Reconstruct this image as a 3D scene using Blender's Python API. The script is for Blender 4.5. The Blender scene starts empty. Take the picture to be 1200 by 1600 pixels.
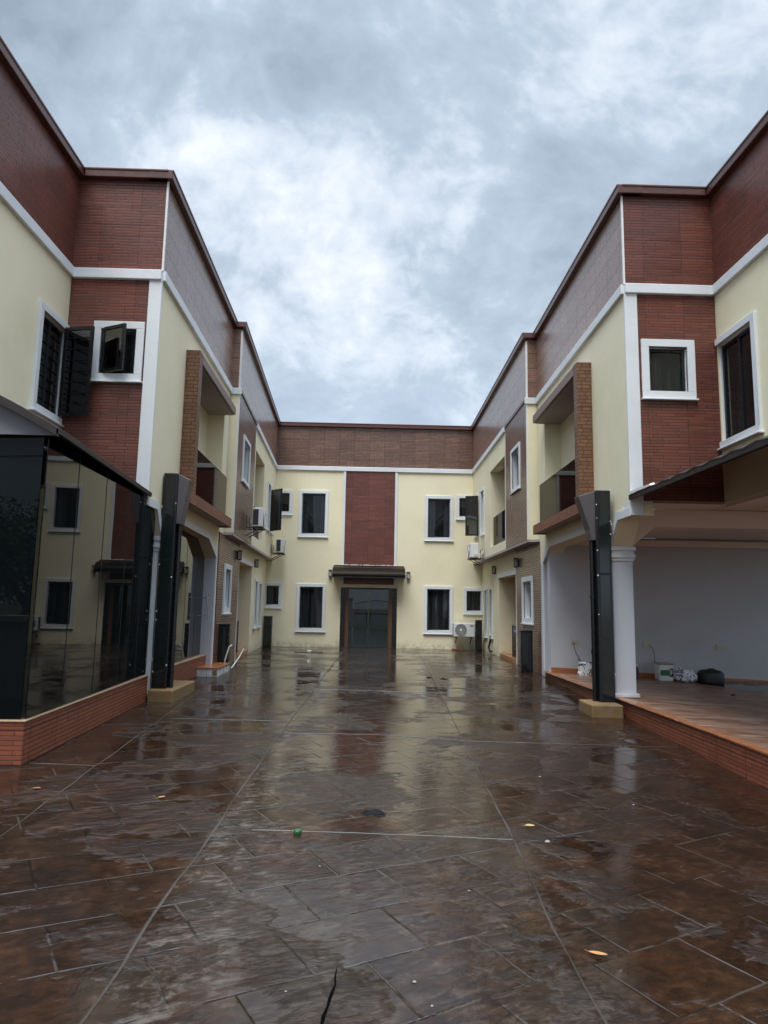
import bpy, bmesh, math, random
from mathutils import Vector, Matrix
random.seed(7)
SC = bpy.context.scene
COL = SC.collection
R = math.radians

# ------------------------------------------------------------------ camera
CAM_Z = 1.45
F_PX = 1081.29
pit, rol, yaw = R(7.7735), R(1.0241), R(1.2958)
Fv = Vector((math.sin(yaw)*math.cos(pit), math.cos(yaw)*math.cos(pit), math.sin(pit)))
R0 = Vector((math.cos(yaw), -math.sin(yaw), 0)); U0 = R0.cross(Fv)
Rv = R0*math.cos(rol) + U0*math.sin(rol); Uv = -R0*math.sin(rol) + U0*math.cos(rol)
cam = bpy.data.cameras.new('camera'); camo = bpy.data.objects.new('camera', cam); COL.objects.link(camo)
camo.matrix_world = Matrix(((Rv.x, Uv.x, -Fv.x, 0), (Rv.y, Uv.y, -Fv.y, 0), (Rv.z, Uv.z, -Fv.z, CAM_Z), (0, 0, 0, 1)))
cam.sensor_fit = 'VERTICAL'; cam.sensor_height = 36; cam.lens = F_PX/1600*36
cam.clip_start = .05; cam.clip_end = 2000
SC.camera = camo

# ------------------------------------------------------------------ light, exposure
SC.view_settings.view_transform = 'Standard'; SC.view_settings.look = 'None'
SC.view_settings.exposure = 0.95; SC.view_settings.gamma = 1
SC.render.film_transparent = False
try:
    SC.cycles.max_bounces = 8; SC.cycles.diffuse_bounces = 4; SC.cycles.transparent_max_bounces = 12
    SC.cycles.caustics_reflective = False; SC.cycles.caustics_refractive = False
except Exception: pass
SUN_EL, SUN_ROT = R(62), R(200)
sd = bpy.data.lights.new('sun', 'SUN'); sd.energy = 1.4; sd.angle = R(35); sd.color = (1, .96, .9)
so = bpy.data.objects.new('sun', sd); COL.objects.link(so)
# light comes from behind the camera, slightly left, high
so.rotation_euler = Vector((math.sin(SUN_ROT)*math.cos(SUN_EL), math.cos(SUN_ROT)*math.cos(SUN_EL), math.sin(SUN_EL))).to_track_quat('Z', 'Y').to_euler()

class NT:
    """small helper to write node trees"""
    def __init__(s, tree): s.t = tree; tree.nodes.clear()
    def n(s, typ, ins=None, **kw):
        nd = s.t.nodes.new(typ)
        for k, v in kw.items(): setattr(nd, k, v)
        for k, v in (ins or {}).items():
            sock = nd.inputs[k]
            if isinstance(v, bpy.types.NodeSocket): s.t.links.new(v, sock)
            elif v is not None: sock.default_value = v
        return nd
    def math(s, op, a, b=None, clamp=False):
        nd = s.t.nodes.new('ShaderNodeMath'); nd.operation = op; nd.use_clamp = clamp
        for i, v in enumerate((a, b)):
            if v is None: continue
            if isinstance(v, bpy.types.NodeSocket): s.t.links.new(v, nd.inputs[i])
            else: nd.inputs[i].default_value = v
        return nd.outputs[0]
    def mix(s, fac, a, b, blend='MIX'):
        nd = s.t.nodes.new('ShaderNodeMix'); nd.data_type = 'RGBA'; nd.blend_type = blend
        for idx, v in ((0, fac), (6, a), (7, b)):
            if isinstance(v, bpy.types.NodeSocket): s.t.links.new(v, nd.inputs[idx])
            else: nd.inputs[idx].default_value = v if idx == 0 else (*v[:3], 1)
        return nd.outputs[2]
    def ramp(s, fac, stops, interp='LINEAR'):
        nd = s.t.nodes.new('ShaderNodeValToRGB'); s.t.links.new(fac, nd.inputs[0])
        cr = nd.color_ramp; cr.interpolation = interp
        while len(cr.elements) < len(stops): cr.elements.new(.5)
        for e, (p, c) in zip(cr.elements, stops):
            e.position = p; e.color = (c, c, c, 1) if not isinstance(c, (tuple, list)) else (*c[:3], 1)
        return nd.outputs[0]
    def noise(s, vec, scale, detail=4, rough=.55, dist=0.0):
        return s.n('ShaderNodeTexNoise', {'Vector': vec, 'Scale': scale, 'Detail': detail, 'Roughness': rough, 'Distortion': dist}).outputs[0]
    def smooth(s, x, a, b):
        nd = s.t.nodes.new('ShaderNodeMapRange'); nd.interpolation_type = 'SMOOTHSTEP'
        s.t.links.new(x, nd.inputs[0]); nd.inputs[1].default_value = a; nd.inputs[2].default_value = b
        nd.inputs[3].default_value = 0; nd.inputs[4].default_value = 1
        return nd.outputs[0]
    def vec(s, x, y, z=0.0):
        nd = s.t.nodes.new('ShaderNodeCombineXYZ')
        for i, v in enumerate((x, y, z)):
            if isinstance(v, bpy.types.NodeSocket): s.t.links.new(v, nd.inputs[i])
            else: nd.inputs[i].default_value = v
        return nd.outputs[0]
    def sep(s, v):
        nd = s.t.nodes.new('ShaderNodeSeparateXYZ'); s.t.links.new(v, nd.inputs[0]); return nd.outputs

# ------------------------------------------------------------------ sky: rain clouds over a Nishita sky
def ray(px, py): return (Fv + Rv*((px-600)/F_PX) - Uv*((py-800)/F_PX)).normalized()
W = bpy.data.worlds.new('World'); SC.world = W; W.use_nodes = True
k = NT(W.node_tree)
out = k.n('ShaderNodeOutputWorld')
sky = k.n('ShaderNodeTexSky', sky_type='NISHITA'); sky.sun_disc = False; sky.sun_elevation = SUN_EL; sky.sun_rotation = SUN_ROT
bg1 = k.n('ShaderNodeBackground', {'Color': sky.outputs[0], 'Strength': .08})
d = k.n('ShaderNodeTexCoord').outputs['Generated']
x, y, zz = k.sep(d)
zc = k.math('MAXIMUM', zz, 0.0)
den = k.math('ADD', zc, .48)
uv = k.vec(k.math('DIVIDE', x, den), k.math('DIVIDE', y, den), 5.3)
warp = k.n('ShaderNodeTexNoise', {'Vector': uv, 'Scale': 2.4, 'Detail': 4.0})
wv = k.n('ShaderNodeVectorMath', {0: warp.outputs['Color'], 1: (.5, .5, .5)}, operation='SUBTRACT').outputs[0]
wv = k.n('ShaderNodeVectorMath', {0: wv, 'Scale': .22}, operation='SCALE').outputs[0]
uvw = k.n('ShaderNodeVectorMath', {0: uv, 1: wv}, operation='ADD').outputs[0]
n1 = k.noise(uvw, 2.35, 6, .55)
n2 = k.noise(uvw, 7.5, 6, .58)
n3 = k.noise(uvw, 21.0, 5, .6)
cl = k.math('ADD', k.math('ADD', k.math('MULTIPLY', n1, .50), k.math('MULTIPLY', n2, .33)), k.math('MULTIPLY', n3, .17))
cl = k.math('ADD', k.math('MULTIPLY', k.math('SUBTRACT', cl, .5), 1.65), .475)
# where the cloud deck is thin or heavy: broad patches in the sky
blobs = [((470, 260), .17, .045), ((250, 100), .12, .06), ((640, 90), .09, .10), ((1120, 90), .22, .13), ((880, 110), .12, .08), ((1000, 280), .13, .05), ((130, 170), .10, .06), ((620, 360), .12, .06),
         ((470, 110), .10, -.07), ((560, 150), .10, -.06), ((60, 130), .2, -.04), ((860, 200), .16, -.03), ((720, 20), .12, -.06),
         ((800, 330), .14, -.03), ((430, 470), .14, -.03)]
for (p, rad, amp) in blobs:
    c = ray(*p)
    dist = k.n('ShaderNodeVectorMath', {0: d, 1: tuple(c)}, operation='DISTANCE').outputs['Value']
    g = k.math('SUBTRACT', 1.0, k.smooth(dist, 0.0, rad*1.7))
    cl = k.math('ADD', cl, k.math('MULTIPLY', g, amp*.72))
cc = k.ramp(cl, [(.22, (.185, .225, .28)), (.40, (.25, .302, .365)), (.50, (.295, .35, .42)), (.575, (.385, .435, .495)), (.72, (.53, .56, .595))])
# toward the horizon the deck evens out to a pale blue grey
hz = k.math('SUBTRACT', 1.0, k.smooth(zz, .10, .44))
cc = k.mix(k.math('MULTIPLY', hz, .55), cc, (.335, .405, .49))
# overcast sky is brightest overhead; boosted further out of view to light the walls
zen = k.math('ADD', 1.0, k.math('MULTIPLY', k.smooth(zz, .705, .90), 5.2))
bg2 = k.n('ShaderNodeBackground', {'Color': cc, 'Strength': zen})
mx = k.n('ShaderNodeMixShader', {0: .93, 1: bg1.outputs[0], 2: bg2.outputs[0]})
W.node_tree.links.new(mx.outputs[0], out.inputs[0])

# ------------------------------------------------------------------ materials
def mat(name):
    m = bpy.data.materials.new(name); m.use_nodes = True
    kk = NT(m.node_tree); o = kk.n('ShaderNodeOutputMaterial')
    return m, kk, o
def pbsdf(kk, o, **ins):
    p = kk.n('ShaderNodeBsdfPrincipled', {a.replace('_', ' '): v for a, v in ins.items()})
    kk.t.links.new(p.outputs[0], o.inputs[0]); return p
def bump(kk, h, strength=.3, dist=.01, normal=None):
    return kk.n('ShaderNodeBump', {'Height': h, 'Strength': strength, 'Distance': dist, 'Normal': normal}).outputs[0]
def pos(kk): return kk.n('ShaderNodeNewGeometry').outputs['Position']
def c4(c): return (*c, 1)

def plaster(name, c, dirt=(.45, .42, .36), amount=.25, rough=.75, streak=True):
    m, kk, o = mat(name); p = pos(kk)
    big = kk.noise(p, .9, 5, .6); fine = kk.noise(p, 60, 3, .6); mid = kk.noise(p, 7, 4, .6)
    px_, py_, pz_ = kk.sep(p)
    st = kk.noise(kk.vec(kk.math('MULTIPLY', px_, 5), kk.math('MULTIPLY', py_, 5), kk.math('MULTIPLY', pz_, .45)), 1.6, 4, .6)
    f = kk.math('MULTIPLY', kk.smooth(big, .42, .75), amount)
    col = kk.mix(f, c, [a*b*1.5 for a, b in zip(c, dirt)])
    if streak: col = kk.mix(kk.math('MULTIPLY', kk.smooth(st, .58, .8), amount*.6), col, [a*.72 for a in c])
    col = kk.mix(kk.math('MULTIPLY', mid, .12), col, [a*.85 for a in c])
    if streak:
        spl = kk.math('MULTIPLY', kk.math('SUBTRACT', 1.0, kk.smooth(kk.math('ADD', pz_, kk.math('MULTIPLY', mid, -.5)), -.35, .06)), kk.smooth(mid, .3, .6))
        col = kk.mix(kk.math('MULTIPLY', spl, .5), col, (.20, .16, .11))
    h = kk.math('ADD', kk.math('MULTIPLY', fine, .35), kk.math('MULTIPLY', mid, 1.2))
    h = kk.math('ADD', h, kk.math('MULTIPLY', big, 3.0))
    pbsdf(kk, o, Base_Color=col, Roughness=rough, Normal=bump(kk, h, .35, .006))
    return m

def bricktile(name, c1, c2, mortar, bw=.30, bh=.05, mort=.005, rough=.33, tile=(.6, .3), tint=.35, coat=0.0, tvar=.80, tm=.008):
    """long thin moulded bricks pressed in ceramic tiles, with the tile joints showing"""
    m, kk, o = mat(name)
    uvn = kk.n('ShaderNodeUVMap', uv_map='UVMap').outputs[0]
    p = pos(kk)
    wob = kk.n('ShaderNodeTexNoise', {'Vector': p, 'Scale': 2.2, 'Detail': 2.0})
    wo = kk.n('ShaderNodeVectorMath', {0: wob.outputs['Color'], 'Scale': .006}, operation='SCALE').outputs[0]
    uvv = kk.n('ShaderNodeVectorMath', {0: uvn, 1: wo}, operation='ADD').outputs[0]
    b = kk.n('ShaderNodeTexBrick', {'Vector': uvv, 'Color1': c4(c1), 'Color2': c4(c2), 'Mortar': c4(mortar), 'Scale': 1.0, 'Mortar Size': mort,
                                    'Mortar Smooth': .25, 'Bias': -.1, 'Brick Width': bw, 'Row Height': bh}, offset=.37, offset_frequency=2, squash=.72, squash_frequency=3)
    t = kk.n('ShaderNodeTexBrick', {'Vector': uvv, 'Color1': (1, 1, 1, 1), 'Color2': (tvar, tvar, tvar, 1), 'Mortar': (.26, .24, .23, 1), 'Scale': 1.0, 'Mortar Size': tm,
                                    'Mortar Smooth': .2, 'Bias': 0.0, 'Brick Width': tile[0], 'Row Height': tile[1]}, offset=0.0, offset_frequency=2)
    n_ = kk.noise(p, 1.4, 5, .6); n2_ = kk.noise(p, 18, 5, .65)
    col = kk.mix(.85, b.outputs[0], t.outputs[0], 'MULTIPLY')
    col = kk.mix(kk.math('MULTIPLY', kk.smooth(n_, .4, .7), tint), col, [a*.55 for a in c1])
    col = kk.mix(kk.math('MULTIPLY', kk.smooth(n2_, .5, .8), .35), col, [min(1, a*1.5) for a in c2])
    h = kk.math('SUBTRACT', kk.math('MULTIPLY', n2_, .35), kk.math('ADD', b.outputs['Fac'], kk.math('MULTIPLY', t.outputs['Fac'], .6)))
    rg = kk.math('ADD', rough, kk.math('MULTIPLY', kk.math('SUBTRACT', n2_, .5), .3))
    rg = kk.math('ADD', rg, kk.math('MULTIPLY', b.outputs['Fac'], .3))
    pbsdf(kk, o, Base_Color=col, Roughness=rg, Normal=bump(kk, h, .5, .006), Coat_Weight=coat, Coat_Roughness=.2)
    return m

def simple(name, c, rough=.5, metal=0.0, spec=.5, var=.15, bumpy=0.0, scale=12, coat=0.0):
    m, kk, o = mat(name); p = pos(kk); n_ = kk.noise(p, scale, 5, .6)
    col = kk.mix(kk.math('MULTIPLY', n_, 1.0), [a*(1-var) for a in c], [min(1, a*(1+var)) for a in c])
    rg = kk.math('ADD', rough, kk.math('MULTIPLY', kk.math('SUBTRACT', n_, .5), .2))
    kw = dict(Base_Color=col, Roughness=rg, Metallic=metal, Specular_IOR_Level=spec, Coat_Weight=coat, Coat_Roughness=.1)
    if bumpy: kw['Normal'] = bump(kk, n_, bumpy, .004)
    pbsdf(kk, o, **kw); return m

def darkglass(name, c=(.008, .01, .011), rough=.015, spec=.5, wave=.0, refl_bands=0.0):
    m, kk, o = mat(name); p = pos(kk)
    n_ = kk.noise(p, .9, 2, .5); dust = kk.noise(p, 30, 4, .7)
    x_, y_, z_ = kk.sep(p); band_mask = kk.smooth(kk.noise(kk.vec(kk.math('MULTIPLY', x_, 8.0), kk.math('MULTIPLY', y_, 8.0), kk.math('MULTIPLY', z_, .25)), 1.0, 3, .5), .46, .66)
    cb = kk.mix(kk.math('MULTIPLY', band_mask, refl_bands), c, (.040, .042, .048)) if refl_bands else c  # vertical reflections put into the glass colour as paler, curtain-like bands
    kw = dict(Base_Color=kk.mix(kk.math('MULTIPLY', kk.smooth(dust, .6, .8), .25), cb, (.03, .032, .033)), Roughness=rough, Specular_IOR_Level=spec)
    if wave: kw['Normal'] = bump(kk, n_, wave, .02)
    pbsdf(kk, o, **kw); return m

def smoked(name, tint=(.22, .21, .20), refl=1.5, rough=.03, gcol=(1, 1, 1)):
    m, kk, o = mat(name)
    tr = kk.n('ShaderNodeBsdfTransparent', {'Color': c4(tint)}); gl = kk.n('ShaderNodeBsdfGlossy', {'Color': c4(gcol), 'Roughness': rough})
    fr = kk.n('ShaderNodeFresnel', {'IOR': refl})
    mxx = kk.n('ShaderNodeMixShader', {0: fr.outputs[0], 1: tr.outputs[0], 2: gl.outputs[0]})
    kk.t.links.new(mxx.outputs[0], o.inputs[0]); return m

M = {}
M['cream'] = plaster('cream_plaster', (.86, .79, .565), amount=.22)
M['white'] = plaster('white_trim_paint', (.74, .77, .79), amount=.3, rough=.6)
M['lav'] = plaster('pale_blue_grey_plaster', (.52, .535, .565), amount=.3, streak=False)
M['pink'] = plaster('pinkish_plaster', (.80, .70, .64), amount=.15, streak=False)
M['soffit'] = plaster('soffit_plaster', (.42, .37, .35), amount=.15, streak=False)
M['red'] = bricktile('dark_red_brick_tile', (.225, .067, .043), (.145, .044, .029), (.055, .022, .016), bw=.40, bh=.047, mort=.006, tvar=.66, tint=.2, tm=.004)
M['ptile'] = bricktile('brown_parapet_tile', (.36, .205, .145), (.28, .155, .11), (.14, .08, .06), bw=.28, bh=.06, mort=.005, rough=.30, tile=(.60, .36), coat=.4, tvar=.70, tm=.018)
M['brown'] = bricktile('brown_brick_tile', (.25, .132, .086), (.165, .083, .054), (.06, .032, .025), bw=.28, bh=.055, mort=.007, rough=.33, tile=(.55, .355), coat=.15, tvar=.72)
M['pier'] = bricktile('orange_brown_brick', (.235, .108, .05), (.15, .066, .032), (.035, .02, .014), bw=.20, bh=.066, mort=.006, rough=.5, tile=(5, 5))
M['plinth'] = bricktile('red_plinth_brick', (.29, .085, .042), (.21, .058, .03), (.05, .02, .014), bw=.30, bh=.042, mort=.005, rough=.42, tile=(.6, .3))
M['cap'] = simple('brown_coping', (.105, .042, .032), .35, var=.25, bumpy=.2)
M['black'] = simple('black_aluminium', (.010, .010, .011), .28, spec=.5, var=.3)
M['blackmatt'] = simple('black_plastic', (.012, .012, .013), .5, var=.3, bumpy=.2)
M['clad'] = simple('dark_glass_cladding', (.010, .014, .014), .10, spec=.6, var=.3, scale=3)
M['pane'] = darkglass('dark_window_glass', wave=.05, refl_bands=.6)
M['bigglass'] = darkglass('tinted_glazing', (.004, .0055, .006), .01, .17, wave=.02)
M['doorglass'] = darkglass('entrance_door_glass', (.010, .016, .015), .012, .75, wave=.03)
M['smoke'] = smoked('smoked_balustrade_glass', (.27, .255, .23), 1.4, .03, (.45, .43, .41))
M['poly'] = smoked('smoked_polycarbonate', (.13, .10, .075), 1.28, .35, (.6, .5, .42))
M['hop'] = simple('grey_sheet_metal', (.10, .088, .092), .45, metal=.3, var=.12)
M['sheet'] = simple('brown_roof_sheet', (.020, .011, .008), .5, var=.3, bumpy=.2)
M['greypanel'] = simple('grey_panel', (.22, .21, .23), .55, var=.06)
M['ledge'] = simple('beige_ledge', (.36, .24, .15), .55, var=.25)
M['wood'] = simple('varnished_wood', (.13, .055, .025), .4, var=.3)
M['tiletop'] = simple('orange_floor_tile', (.36, .13, .045), .25, var=.3)
M['ochre'] = plaster('ochre_concrete', (.215, .125, .044), dirt=(.3, .32, .36), amount=.95, rough=.6)
M['acwhite'] = simple('ac_white_metal', (.74, .75, .73), .4, var=.06)
M['coil'] = simple('dark_coil_fins', (.03, .033, .038), .5, var=.3)
M['steel'] = simple('brushed_steel', (.45, .45, .45), .3, metal=1, var=.1)
M['lampglass'] = simple('frosted_lamp_glass', (.42, .42, .38), .4, var=.08)
M['greywhite'] = simple('white_pipe', (.62, .62, .6), .45, var=.1)
M['strip'] = simple('white_edge_strip', (.78, .77, .74), .5, var=.08)

# wet stamped concrete of the yard
def yard_material():
    m, kk, o = mat('wet_stamped_concrete'); p = pos(kk)
    X, Y, Z = kk.sep(p)
    dn = kk.n('ShaderNodeTexNoise', {'Vector': p, 'Scale': 1.7, 'Detail': 4.0, 'Roughness': .6})
    dv = kk.n('ShaderNodeVectorMath', {0: kk.n('ShaderNodeVectorMath', {0: dn.outputs['Color'], 1: (.5, .5, .5)}, operation='SUBTRACT').outputs[0], 'Scale': .035}, operation='SCALE').outputs[0]
    rot = kk.n('ShaderNodeVectorRotate', {'Vector': p, 'Axis': (0, 0, 1), 'Angle': R(-30)}, rotation_type='AXIS_ANGLE').outputs[0]
    rot = kk.n('ShaderNodeVectorMath', {0: rot, 1: dv}, operation='ADD').outputs[0]
    rot = kk.n('ShaderNodeVectorMath', {0: rot, 1: (.137-.012, -.157-.012, 0)}, operation='ADD').outputs[0]
    br = kk.n('ShaderNodeTexBrick', {'Vector': rot, 'Color1': (1, 1, 1, 1), 'Color2': (0, 0, 0, 1), 'Mortar': (.5, .5, .5, 1), 'Scale': 1.0, 'Mortar Size': .0105, 'Mortar Smooth': 1.0,
                                     'Bias': 0.0, 'Brick Width': .61, 'Row Height': .455}, offset=.42, offset_frequency=2, squash=1.0, squash_frequency=2)
    big = kk.noise(p, .55, 5, .6); mid = kk.noise(p, 2.6, 6, .62); fine = kk.noise(p, 14, 6, .65); grit = kk.noise(p, 70, 4, .65)
    # slate relief, drawn out along one direction, with broken ridges
    slate = kk.noise(kk.n('ShaderNodeVectorMath', {0: rot, 1: (2.2, 6.5, 1.0)}, operation='MULTIPLY').outputs[0], 1.0, 8, .62, 1.6)
    chip = kk.noise(kk.n('ShaderNodeVectorMath', {0: rot, 1: (7.0, 17.0, 1.0)}, operation='MULTIPLY').outputs[0], 1.0, 6, .65, 1.0)
    broken = kk.smooth(kk.noise(p, 2.1, 4, .65), .37, .50)
    groove = kk.math('MULTIPLY', br.outputs['Fac'], broken)
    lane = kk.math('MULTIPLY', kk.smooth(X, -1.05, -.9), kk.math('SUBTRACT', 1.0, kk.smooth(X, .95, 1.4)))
    mott = kk.math('ADD', kk.math('MULTIPLY', mid, .40), kk.math('MULTIPLY', kk.math('ADD', chip, fine), .30))
    base = kk.ramp(mott, [(.34, (.005, .0032, .0022)), (.46, (.014, .0070, .004)), (.54, (.030, .0138, .0072)), (.64, (.066, .032, .017))])
    rust = kk.smooth(kk.noise(p, 1.1, 6, .68, .6), .57, .72)
    base = kk.mix(kk.math('MULTIPLY', rust, .6), base, (.075, .024, .008))
    base = kk.mix(kk.math('MULTIPLY', kk.smooth(big, .48, .72), .5), base, (.012, .010, .008))
    base = kk.mix(kk.math('MULTIPLY', br.outputs['Color'], .30), base, (.040, .025, .017))
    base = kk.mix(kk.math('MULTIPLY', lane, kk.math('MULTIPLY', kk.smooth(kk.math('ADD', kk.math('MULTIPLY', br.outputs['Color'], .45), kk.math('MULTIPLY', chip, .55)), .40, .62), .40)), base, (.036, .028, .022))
    edge = kk.math('MULTIPLY', kk.smooth(X, -1.08, -.98), kk.math('SUBTRACT', 1.0, kk.smooth(X, -.85, -.35)))
    bloom = kk.math('MULTIPLY', kk.math('ADD', kk.math('MULTIPLY', edge, .55), kk.math('MULTIPLY', lane, .22)), kk.math('MULTIPLY', kk.smooth(kk.noise(p, 5.0, 7, .72), .44, .64), kk.smooth(chip, .40, .62)))
    base = kk.mix(bloom, base, (.15, .13, .11))
    pale = kk.math('MULTIPLY', kk.math('MULTIPLY', kk.smooth(chip, .60, .70), kk.smooth(slate, .52, .68)), .35)
    base = kk.mix(pale, base, (.20, .16, .13))
    base = kk.mix(groove, base, (.012, .009, .007))
    lime = kk.math('MULTIPLY', groove, kk.math('MULTIPLY', kk.smooth(kk.noise(p, 2.3, 4, .6), .47, .58), .26))
    base = kk.mix(lime, base, (.20, .18, .16))
    # water lies in the low places, with a fairly sharp shore
    wet = kk.smooth(kk.math('SUBTRACT', kk.math('ADD', kk.noise(p, .9, 5, .6), kk.math('MULTIPLY', lane, .035)), kk.math('MULTIPLY', slate, .20)), .345, .40)
    dry = kk.math('SUBTRACT', 1.0, wet)
    rg = kk.math('ADD', .02, kk.math('MULTIPLY', dry, kk.math('ADD', .05, kk.math('MULTIPLY', fine, .14))))
    # heights in metres
    h = kk.math('ADD', kk.math('MULTIPLY', mid, .0032), kk.math('MULTIPLY', slate, kk.math('ADD', .0020, kk.math('MULTIPLY', dry, .0110))))
    h = kk.math('ADD', h, kk.math('MULTIPLY', chip, kk.math('ADD', .0010, kk.math('MULTIPLY', dry, .0140))))
    h = kk.math('ADD', h, kk.math('MULTIPLY', grit, kk.math('ADD', .0002, kk.math('MULTIPLY', dry, .0030))))
    h = kk.math('SUBTRACT', h, kk.math('MULTIPLY', groove, .0048))
    h = kk.math('MULTIPLY', h, kk.math('ADD', .72, kk.math('MULTIPLY', lane, .28)))
    nb = kk.n('ShaderNodeBump', {'Height': h, 'Strength': 1.0, 'Distance': 1.0}).outputs[0]
    pbsdf(kk, o, Base_Color=base, Roughness=rg, Normal=nb, IOR=1.42, Specular_IOR_Level=.5)
    return m
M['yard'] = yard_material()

def porch_floor_material():
    m, kk, o = mat('orange_brown_porch_floor'); p = pos(kk)
    n_ = kk.noise(p, 1.3, 6, .65, .5); f = kk.noise(p, 9, 5, .6)
    wv_ = kk.noise(kk.n('ShaderNodeVectorMath', {0: p, 1: (1.2, 3.4, 1)}, operation='MULTIPLY').outputs[0], 1.0, 6, .65, 1.0)
    col = kk.ramp(wv_, [(.30, (.11, .055, .03)), (.45, (.22, .11, .06)), (.56, (.31, .20, .15)), (.68, (.38, .28, .23))])
    col = kk.mix(kk.math('MULTIPLY', kk.smooth(n_, .52, .7), .6), col, (.27, .115, .045))
    pbsdf(kk, o, Base_Color=col, Roughness=kk.math('ADD', .22, kk.math('MULTIPLY', f, .3)), Normal=bump(kk, kk.math('ADD', wv_, f), .2, .006))
    return m
M['porch'] = porch_floor_material()

# ------------------------------------------------------------------ mesh helpers
class Frame:
    """a wall plane: u runs along it, z up, w out towards the yard"""
    def __init__(s, a, b, flip=False):
        s.a = Vector((*a, 0)); t = Vector((*b, 0)) - s.a; s.L = t.length; s.t = t.normalized()
        s.n = Vector((s.t.y, -s.t.x, 0));
        if flip: s.n = -s.n
    def at(s, u, w, z): return s.a + s.t*u + s.n*w + Vector((0, 0, z))

class MB:
    def __init__(s): s.v = []; s.f = []
    def face(s, pts):
        i = len(s.v); s.v += [Vector(p) for p in pts]; s.f.append(tuple(range(i, i+len(pts))))
    def hexa(s, p):     # p: 8 corners, bottom ring then top ring
        i = len(s.v); s.v += [Vector(q) for q in p]
        for q in ((3, 2, 1, 0), (4, 5, 6, 7), (0, 1, 5, 4), (1, 2, 6, 5), (2, 3, 7, 6), (3, 0, 4, 7)): s.f.append(tuple(i+a for a in q))
    def box(s, x0, x1, y0, y1, z0, z1):
        s.hexa([(x0, y0, z0), (x1, y0, z0), (x1, y1, z0), (x0, y1, z0), (x0, y0, z1), (x1, y0, z1), (x1, y1, z1), (x0, y1, z1)])
    def fbox(s, fr, u0, u1, w0, w1, z0, z1):
        s.hexa([fr.at(u0, w0, z0), fr.at(u1, w0, z0), fr.at(u1, w1, z0), fr.at(u0, w1, z0), fr.at(u0, w0, z1), fr.at(u1, w0, z1), fr.at(u1, w1, z1), fr.at(u0, w1, z1)])
    def prism(s, pts, fn, d0, d1):
        n = len(pts); i = len(s.v)
        s.v += [Vector(fn(a, b, d0)) for a, b in pts] + [Vector(fn(a, b, d1)) for a, b in pts]
        s.f.append(tuple(range(i+n-1, i-1, -1))); s.f.append(tuple(range(i+n, i+2*n)))
        for j in range(n): q = (j+1) % n; s.f.append((i+j, i+q, i+n+q, i+n+j))
    def holes(s, fr, u0, u1, z0, z1, holes, w=0.0, th=.22):
        us = sorted({u0, u1, *[a for h_ in holes for a in h_[:2]]}); zs = sorted({z0, z1, *[a for h_ in holes for a in h_[2:]]})
        us = [a for a in us if u0 <= a <= u1]; zs = [a for a in zs if z0 <= a <= z1]
        for ua, ub in zip(us, us[1:]):
            for za, zb in zip(zs, zs[1:]):
                cu, cz = (ua+ub)/2, (za+zb)/2
                if any(h_[0] < cu < h_[1] and h_[2] < cz < h_[3] for h_ in holes): continue
                for ww in (w, w-th): s.face([fr.at(ua, ww, za), fr.at(ub, ww, za), fr.at(ub, ww, zb), fr.at(ua, ww, zb)])
        def ring(ua, ub, za, zb):
            c = [(ua, za), (ub, za), (ub, zb), (ua, zb)]
            for (p, q) in zip(c, c[1:]+c[:1]):
                s.face([fr.at(p[0], w, p[1]), fr.at(q[0], w, q[1]), fr.at(q[0], w-th, q[1]), fr.at(p[0], w-th, p[1])])
        ring(u0, u1, z0, z1)
        for h_ in holes: ring(max(h_[0], u0), min(h_[1], u1), max(h_[2], z0), min(h_[3], z1))
    def ring(s, fr, u0, u1, z0, z1, bw, w0, w1, bot=None, top=None):      # picture frame of four butted bars
        bot = bw if bot is None else bot; top = bw if top is None else top
        s.fbox(fr, u0, u0+bw, w0, w1, z0+bot, z1-top); s.fbox(fr, u1-bw, u1, w0, w1, z0+bot, z1-top)
        s.fbox(fr, u0, u1, w0, w1, z0, z0+bot); s.fbox(fr, u0, u1, w0, w1, z1-top, z1)
    def tube(s, pts, r, n=8, closed=True):
        pts = [Vector(p) for p in pts]; base = len(s.v); up = None
        for j, p in enumerate(pts):
            t = (pts[min(j+1, len(pts)-1)] - pts[max(j-1, 0)]).normalized()
            if up is None: up = Vector((0, 0, 1)) if abs(t.z) < .9 else Vector((1, 0, 0))
            a = t.cross(up).normalized(); b = a.cross(t).normalized(); up = b
            rr = r[j] if isinstance(r, (list, tuple)) else r
            s.v += [p + a*(rr*math.cos(2*math.pi*q/n)) + b*(rr*math.sin(2*math.pi*q/n)) for q in range(n)]
        for j in range(len(pts)-1):
            for q in range(n):
                q2 = (q+1) % n; s.f.append((base+j*n+q, base+j*n+q2, base+(j+1)*n+q2, base+(j+1)*n+q))
        if closed:
            s.f.append(tuple(base+q for q in range(n-1, -1, -1))); e = base+(len(pts)-1)*n; s.f.append(tuple(e+q for q in range(n)))
    def lathe(s, prof, n=24, c=(0, 0, 0), sq=0.0):
        base = len(s.v); c = Vector(c)
        for r, z in prof:
            for q in range(n):
                a = 2*math.pi*q/n
                if sq: # rounded square section
                    ca, sa = math.cos(a), math.sin(a); kf = 1/((abs(ca)**4+abs(sa)**4)**.25); kf = 1+(kf-1)*sq
                else: kf = 1
                s.v.append(c+Vector((r*kf*math.cos(a), r*kf*math.sin(a), z)))
        for j in range(len(prof)-1):
            for q in range(n):
                q2 = (q+1) % n; s.f.append((base+j*n+q, base+j*n+q2, base+(j+1)*n+q2, base+(j+1)*n+q))
        s.f.append(tuple(base+q for q in range(n-1, -1, -1))); e = base+(len(prof)-1)*n; s.f.append(tuple(e+q for q in range(n)))
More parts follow.
